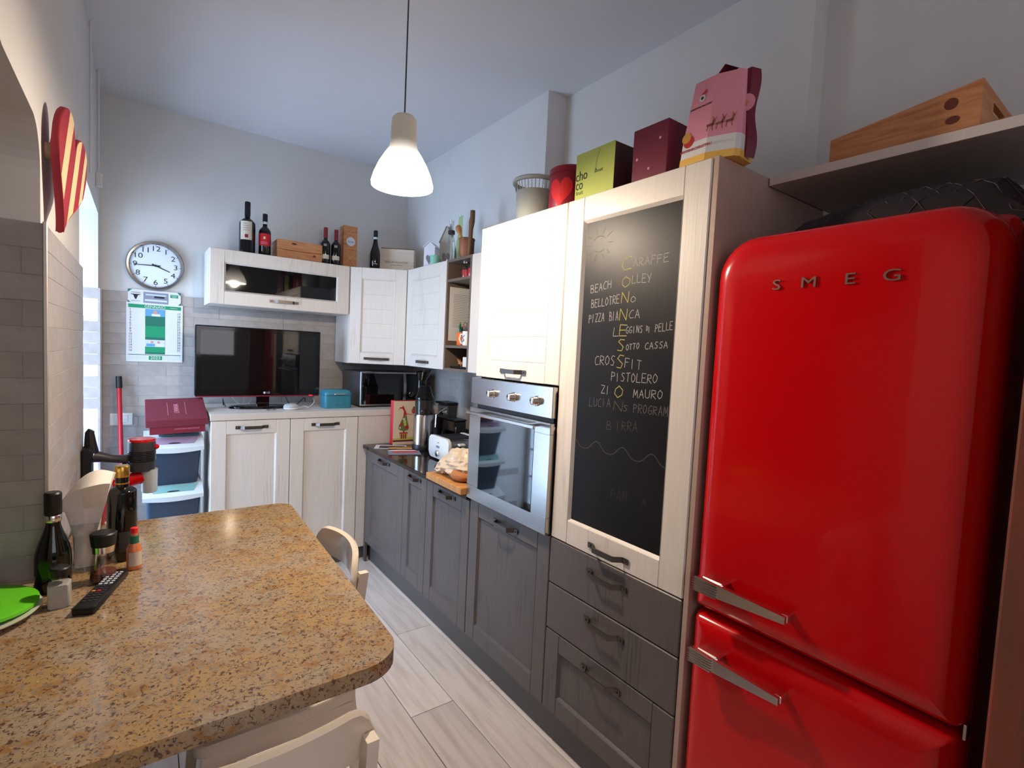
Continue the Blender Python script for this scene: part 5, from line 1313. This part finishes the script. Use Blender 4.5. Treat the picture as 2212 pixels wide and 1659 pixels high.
obj('cyclone', B().tube([(-1.39, 1.29, 0.885), (-1.33, 1.29, 0.90), (-1.285, 1.29, 0.915)], [0.024, 0.030, 0.034], 16), 'red', t, True)
obj('dust_bin', B().lathe([(0.026, 0), (0.030, 0.006), (0.031, 0.105)], -1.262, 1.285, 0.840, 20), 'frost', t, True)
obj('tube', B().tube([(-1.425, 1.29, 0.90), (-1.430, 1.29, 0.20)], 0.017, 12), 'red_plain', t, True)
obj('floor_head', B().box(-1.49, 1.20, 0.002, -1.27, 1.34, 0.07, 0.012, 2), 'black', t)

# ------------------------------------------------------------------ heart decorations on the left wall
def heart_wood(xc, yc, zc, s_, label, yaw=9, tilt=-22, vs=1.50, side=1):
    t = thing('wooden_heart', label, 'wall decoration', (xc, yc, zc), 'striped hearts on the left wall')
    f = fr((xc, yc, zc), (math.sin(math.radians(yaw)), math.cos(math.radians(yaw)), 0)) @ Rz(math.radians(tilt))
    n = 48; P = []
    for k in range(n):
        a = 2*PI*k/n; P.append((s_*16*math.sin(a)**3, s_*vs*(13*math.cos(a)-5*math.cos(2*a)-2*math.cos(3*a)-math.cos(4*a))))
    obj('heart_body', B(f).prism(P, -0.018, 0.0, 0.006, 3), 'heart_wood', t, True)
    def zr(x):
        zs = []
        for i in range(n):
            p, q = P[i], P[(i+1) % n]
            if (p[0]-x)*(q[0]-x) <= 0 and abs(p[0]-q[0]) > 1e-9:
                u = (x-p[0])/(q[0]-p[0]); zs.append(p[1]+u*(q[1]-p[1]))
        return (min(zs), max(zs)) if len(zs) >= 2 else (0, 0)
    for xa, xb in ((-9.5*s_, -4.5*s_), (1.0*s_, 5.5*s_), (10.0*s_, 13.0*s_)):
        rows = []
        for k in range(7):
            x = xa+(xb-xa)*k/6; lo, hi = zr(x); rows.append([(x, lo+0.001, -0.012), (x, lo+0.006, 0.0006), (x, hi-0.006, 0.0006), (x, hi-0.001, -0.012)])
        obj('cream_stripe', B(f).grid(rows), 'heart_cream', t)
    obj('spacer', B().tube([(XLP+0.001, yc-0.04, zc+0.03), (xc-0.02, yc-0.04, zc+0.03)], 0.022, 16), 'heart_cream', t, True)
heart_wood(-1.452, 0.46, 1.990, 0.0080, 'red and cream striped wooden heart on the left wall over the tiles')
heart_wood(-1.462, -0.40, 2.225, 0.0080, 'second wooden heart, only its red tip showing at the top left corner')

# ------------------------------------------------------------------ dining table
ZTB = 0.870
tb = thing('dining_table', 'brown granite table top with rounded corners running into the wall opening', 'table', (-1.3, 0.15, 0))
def corner(cx, cy, r, a0, a1, n=10): return [(cx+r*math.cos(math.radians(a0+(a1-a0)*k/n)), cy+r*math.sin(math.radians(a0+(a1-a0)*k/n))) for k in range(n+1)]
xr1, xr0 = -0.793, -0.822
poly = [(-1.93, 0.312), (-1.93, -0.492), (-1.30, -0.492)] + corner(xr0-0.095, -0.492+0.095+0.006, 0.095, -90, 0) + corner(xr1-0.060, 0.765-0.060, 0.060, 0, 90) + [(XL+0.006, 0.778), (XL+0.006, 0.312)]
obj('table_top', B().prism(poly, ZTB-0.036, ZTB, 0.016, 5), 'granite', tb, True)
obj('table_leg', B().box(-1.10, 0.28, 0.0, -1.04, 0.34, ZTB-0.036, 0.004).box(-1.48, 0.26, ZTB-0.076, -0.93, 0.36, ZTB-0.0365), 'darkgrey', tb)
obj('table_foot', B().lathe([(0.17, 0.0), (0.17, 0.012), (0.05, 0.022)], -1.07, 0.31, 0.001, 30), 'darkgrey', tb, True)

# ------------------------------------------------------------------ chairs (local: seat faces +Y, origin at floor centre of the back)
def chair(ox, oy, ang, label):
    t = thing('dining_chair', label, 'chair', (ox, oy, 0), 'cream painted chairs')
    f = Matrix.Translation((ox, oy, 0)) @ Rz(ang)
    zs, zr = 0.475, 0.895
    # backrest: curved board, ends come forward (+y)
    N = 22; rows = []
    for k in range(N+1):
        u = -1+2*k/N; x = 0.198*u; yc = 0.050*u*u - 0.004
        e = max(0.0, abs(u)-0.72)/0.28
        top = zr - 0.060*e**2.4 - 0.012*u*u; bot = zr-0.112 + 0.012*(1-u*u)
        if top-bot < 0.03: top = bot+0.03
        rows.append([(x, yc, bot), (x, yc-0.010, (top+bot)/2), (x, yc-0.010, top-0.006), (x, yc-0.002, top), (x, yc+0.010, top-0.006), (x, yc+0.012, (top+bot)/2), (x, yc+0.010, bot)])
    obj('backrest', B(f).grid(rows, close=True, cap=True), 'white_enamel', t, True)
    for s_ in (-1, 1):
        b = B(f); rows = []
        for z, y, w_ in ((0.001, -0.020, 0.017), (0.20, 0.010, 0.018), (zs-0.02, 0.044, 0.019), (0.62, 0.038, 0.018), (0.825, 0.010, 0.015), (0.838, 0.008, 0.013)):
            x = s_*0.176
            rows.append([(x-0.011, y-w_, z), (x+0.011, y-w_, z), (x+0.011, y+w_, z), (x-0.011, y+w_, z)])
        b.grid(rows, close=True, cap=True)
        obj('leg', b, 'white_enamel', t)
        b = B(f); rows = []
        for z, y, w_ in ((0.001, 0.440, 0.013), (zs-0.03, 0.415, 0.018)):
            x = s_*0.182
            rows.append([(x-w_, y-w_, z), (x+w_, y-w_, z), (x+w_, y+w_, z), (x-w_, y+w_, z)])
        b.grid(rows, close=True, cap=True); obj('leg', b, 'white_enamel', t)
        obj('side_rail', B(f).box(s_*0.184-0.009, 0.03, zs-0.085, s_*0.184+0.009, 0.42, zs-0.035, 0.002), 'white_enamel', t)
    P = [(-0.19, 0.03), (0.19, 0.03), (0.205, 0.20), (0.208, 0.40)] + corner(0.178, 0.425, 0.030, 0, 90, 5) + corner(-0.178, 0.425, 0.030, 90, 180, 5) + [(-0.208, 0.40), (-0.205, 0.20)]
    obj('seat', B(f).prism(P, zs-0.035, zs, 0.008, 3), 'white_enamel', t, True)
    obj('front_rail', B(f).box(-0.18, 0.405, zs-0.085, 0.18, 0.423, zs-0.035, 0.002), 'white_enamel', t)
    obj('stretcher', B(f).box(-0.18, 0.0, 0.30, 0.18, 0.015, 0.335, 0.002), 'white_enamel', t)
chair(-0.728, 0.205, math.radians(90), 'cream chair tucked in at the long right side of the table')
chair(-1.135, -0.640, math.radians(0), 'cream chair at the near end of the table, closest to the camera')

# ------------------------------------------------------------------ things on the table
ZP = ZTB+0.0008
t = bottle('table_wine_bottle', -1.475, 0.252, ZP, 0.250, 0.0375, 'dark corked wine bottle with silver neck ring by the tiled corner', 'bottle_green', None, 0, 'bottles on the table', 0.26, 0.40, 0.0140, False)
obj('stopper', B().lathe([(0.017, 0.196), (0.018, 0.199), (0.018, 0.250), (0.015, 0.254)], -1.475, 0.252, ZP, 20), 'black', t, True)
obj('silver_ring', B().lathe([(0.0165, 0.178), (0.0175, 0.180), (0.0175, 0.194), (0.0165, 0.1955)], -1.475, 0.252, ZP, 20), 'chrome', t, True)
t = bottle('oil_bottle', -1.338, 0.40, ZP, 0.272, 0.0365, 'tall square-shouldered dark bottle with gold cap', 'bottle', None, 0, 'bottles on the table', 0.20, 0.06, 0.0165)
obj('cap', B().lathe([(0.0175, 0.238), (0.0185, 0.242), (0.0185, 0.268), (0.0165, 0.272)], -1.338, 0.40, ZP+0.008, 24), 'gold', t, True)
obj('gold_ring', B().lathe([(0.0172, 0.226), (0.0178, 0.230)], -1.338, 0.40, ZP, 24), 'gold', t, True)
wraplabel(t, 'label', -1.338, 0.40, ZP, 0.0365, 0.03, 0.09, -100, -30, 'darkgrey')
t = thing('hot_sauce_bottle', 'tiny hot sauce bottle with red cap and green neck band', 'bottle', (-1.306, 0.305, ZP), 'bottles on the table')
hx_, hy_ = -1.308, 0.300
obj('glass', B().lathe([(0.017, 0.001), (0.018, 0.004), (0.018, 0.060), (0.010, 0.078), (0.009, 0.092)], hx_, hy_, ZP, 22), 'sauce', t, True)
obj('neck_band', B().lathe([(0.0115, 0.074), (0.011, 0.096)], hx_, hy_, ZP, 20), 'green_dark', t, True)
obj('cap', B().lathe([(0.0088, 0.104), (0.009, 0.118), (0.007, 0.1195)], hx_, hy_, ZP, 18), 'heart_red', t, True)
obj('neck', B().lathe([(0.0085, 0.095), (0.0085, 0.105)], hx_, hy_, ZP, 18), 'sauce', t, True)
wraplabel(t, 'label', hx_, hy_, ZP, 0.018, 0.012, 0.052, -130, -20, 'label_cream')
gx, gy = -1.374, 0.250
t = thing('pepper_grinder', 'glass spice grinder with black lid and dark red flakes', 'grinder', (gx, gy, ZP))
obj('glass_body', B().lathe([(0.0268, 0.0012), (0.0323, 0.0073), (0.0293, 0.0488), (0.0232, 0.0830), (0.0207, 0.0830), (0.0268, 0.0488), (0.0299, 0.0073)], gx, gy, ZP, 26), 'glass', t, True)
obj('flakes', B().lathe([(0.0256, 0.0049), (0.0287, 0.0098), (0.0274, 0.0268)], gx, gy, ZP, 20), 'spice', t, True)
obj('steel_ring', B().lathe([(0.0250, 0.0805), (0.0262, 0.0976)], gx, gy, ZP, 26), 'chrome', t, True)
obj('lid', B().lathe([(0.0262, 0.0976), (0.0293, 0.1220), (0.0299, 0.1293), (0.0268, 0.1330)], gx, gy, ZP, 26), 'black', t, True)
sx_, sy_ = -1.452, 0.138
t = thing('salt_jar', 'square glass salt jar with black screw lid beside the remote', 'jar', (sx_, sy_, ZP))
obj('glass_body', B().prism(rrect(sx_-0.021, sx_+0.021, sy_-0.021, sy_+0.021, 0.006), ZP, ZP+0.056, 0.004, 2), 'frost', t, True)
obj('neck', B().lathe([(0.018, 0.055), (0.016, 0.062), (0.016, 0.074)], sx_, sy_, ZP, 22), 'glass', t, True)
obj('lid', B().lathe([(0.0195, 0.074), (0.0205, 0.078), (0.0205, 0.093), (0.018, 0.096)], sx_, sy_, ZP, 24), 'black', t, True)
# napkin holder
nx, ny = -1.420, 0.352
t = thing('napkin_holder', 'clear glass holder with paper napkins fanned over its top', 'napkin holder', (nx, ny, ZP))
obj('holder', B().box(nx-0.030, ny-0.030, ZP, nx+0.038, ny-0.026, ZP+0.14, 0.001).box(nx-0.030, ny+0.030, ZP, nx+0.038, ny+0.034, ZP+0.14, 0.001).box(nx-0.030, ny-0.026, ZP, nx+0.038, ny+0.030, ZP+0.012, 0.001), 'glass', t)
rows = []
NN = 20
for k in range(NN+1):
    u = k/NN; ph = u*PI
    x = nx-0.068+0.126*u; flare = 0.018*math.sin(2.2*PI*u)
    rows.append([(nx-0.020+0.045*u, ny-0.018, ZP+0.014), (nx-0.020+0.045*u, ny-0.020, ZP+0.10), (nx-0.040+0.085*u, ny-0.026-flare*0.4, ZP+0.18), (x, ny-0.052+flare, ZP+0.238+0.022*u-0.030*(2*abs(u-0.7))**2),
                 (x+0.006, ny-0.010, ZP+0.268+0.022*u-0.050*(2*abs(u-0.7))**2), (x+0.010, ny+0.030, ZP+0.258+0.020*u-0.04*(2*abs(u-0.7))**2), (nx-0.030+0.07*u, ny+0.022, ZP+0.17), (nx-0.020+0.045*u, ny+0.020, ZP+0.014)])
obj('napkins', B().grid(rows, close=True, cap=True), 'napkin', t, True)
# remote control
t = thing('remote_control', 'long black television remote with small buttons on the granite', 'remote control', (-1.38, 0.16, ZP))
pa = Vector((-1.403, 0.050, 0)); pb = Vector((-1.339, 0.262, 0)); dr_ = (pb-pa); Lr = dr_.length; an = math.atan2(dr_.y, dr_.x)
frm = Matrix.Translation((pa.x, pa.y, ZP)) @ Rz(an)
obj('casing', B(frm).prism([(0, -0.020), (0.006, -0.024), (Lr-0.005, -0.021), (Lr, -0.017), (Lr, 0.017), (Lr-0.005, 0.021), (0.006, 0.024), (0, 0.020)], 0, 0.018, 0.004, 2), 'black', t, True)
for i in range(13):
    for j in range(3):
        mm = 'pale_print' if (i > 6) else ['darkgrey', 'heart_red', 'gold_print', 'green_print'][(i*3+j*5) % 4 if i == 4 else 0]
        obj('button', B(frm).box(0.035+0.0135*i, -0.014+0.0115*j, 0.018, 0.042+0.0135*i, -0.007+0.0115*j, 0.0192), mm, t)
obj('power_button', B(frm).box(Lr-0.018, 0.006, 0.018, Lr-0.010, 0.014, 0.0195), 'heart_red', t)
# plate and lime cutting disc
px_, py_ = -1.612, 0.130
tag(obj('white_plate', B().lathe([(0.070, 0.0), (0.075, 0.004), (0.128, 0.016), (0.130, 0.019), (0.124, 0.018), (0.078, 0.008), (0.001, 0.007)], px_, py_, ZP, 48), 'plate', sm=True), 'white china plate at the left edge of the table', 'plate')
tag(obj('green_disc', B(Matrix.Translation((px_+0.008, py_+0.015, ZP+0.023)) @ Matrix.Rotation(math.radians(3), 4, 'Y')).lathe([(0.108, 0.0), (0.115, 0.003), (0.115, 0.010), (0.108, 0.013)], seg=48), 'lime', sm=True), 'lime green plastic disc lying on the white plate', 'chopping disc')
# cups behind the bottles
for k, (cx, cy, rr, hh, nm, lb, mm) in enumerate(((-1.345, 0.600, 0.042, 0.055, 'white_bowl', 'small white bowl on the table behind the dark bottle', 'plate'), (-1.400, 0.560, 0.033, 0.10, 'drinking_glass', 'clear drinking glass behind the napkins', 'glass'))):
    tag(obj(nm, B().lathe([(rr*0.7, 0.0), (rr*0.8, 0.004), (rr, hh), (rr-0.003, hh), (rr*0.72, 0.006)], cx, cy, ZP, 26), mm, sm=True), lb, 'bowl' if k == 0 else 'glass')

# ------------------------------------------------------------------ right edge: door leaf beside the fridge
struct('door_1', (lambda b: b.box(-0.135, -1.335, 0, XRN-0.01, -1.305, 2.02, 0.002).box(-0.150, -1.365, 0, -0.135, -1.290, 2.05, 0.004))(B()), 'door_brown')
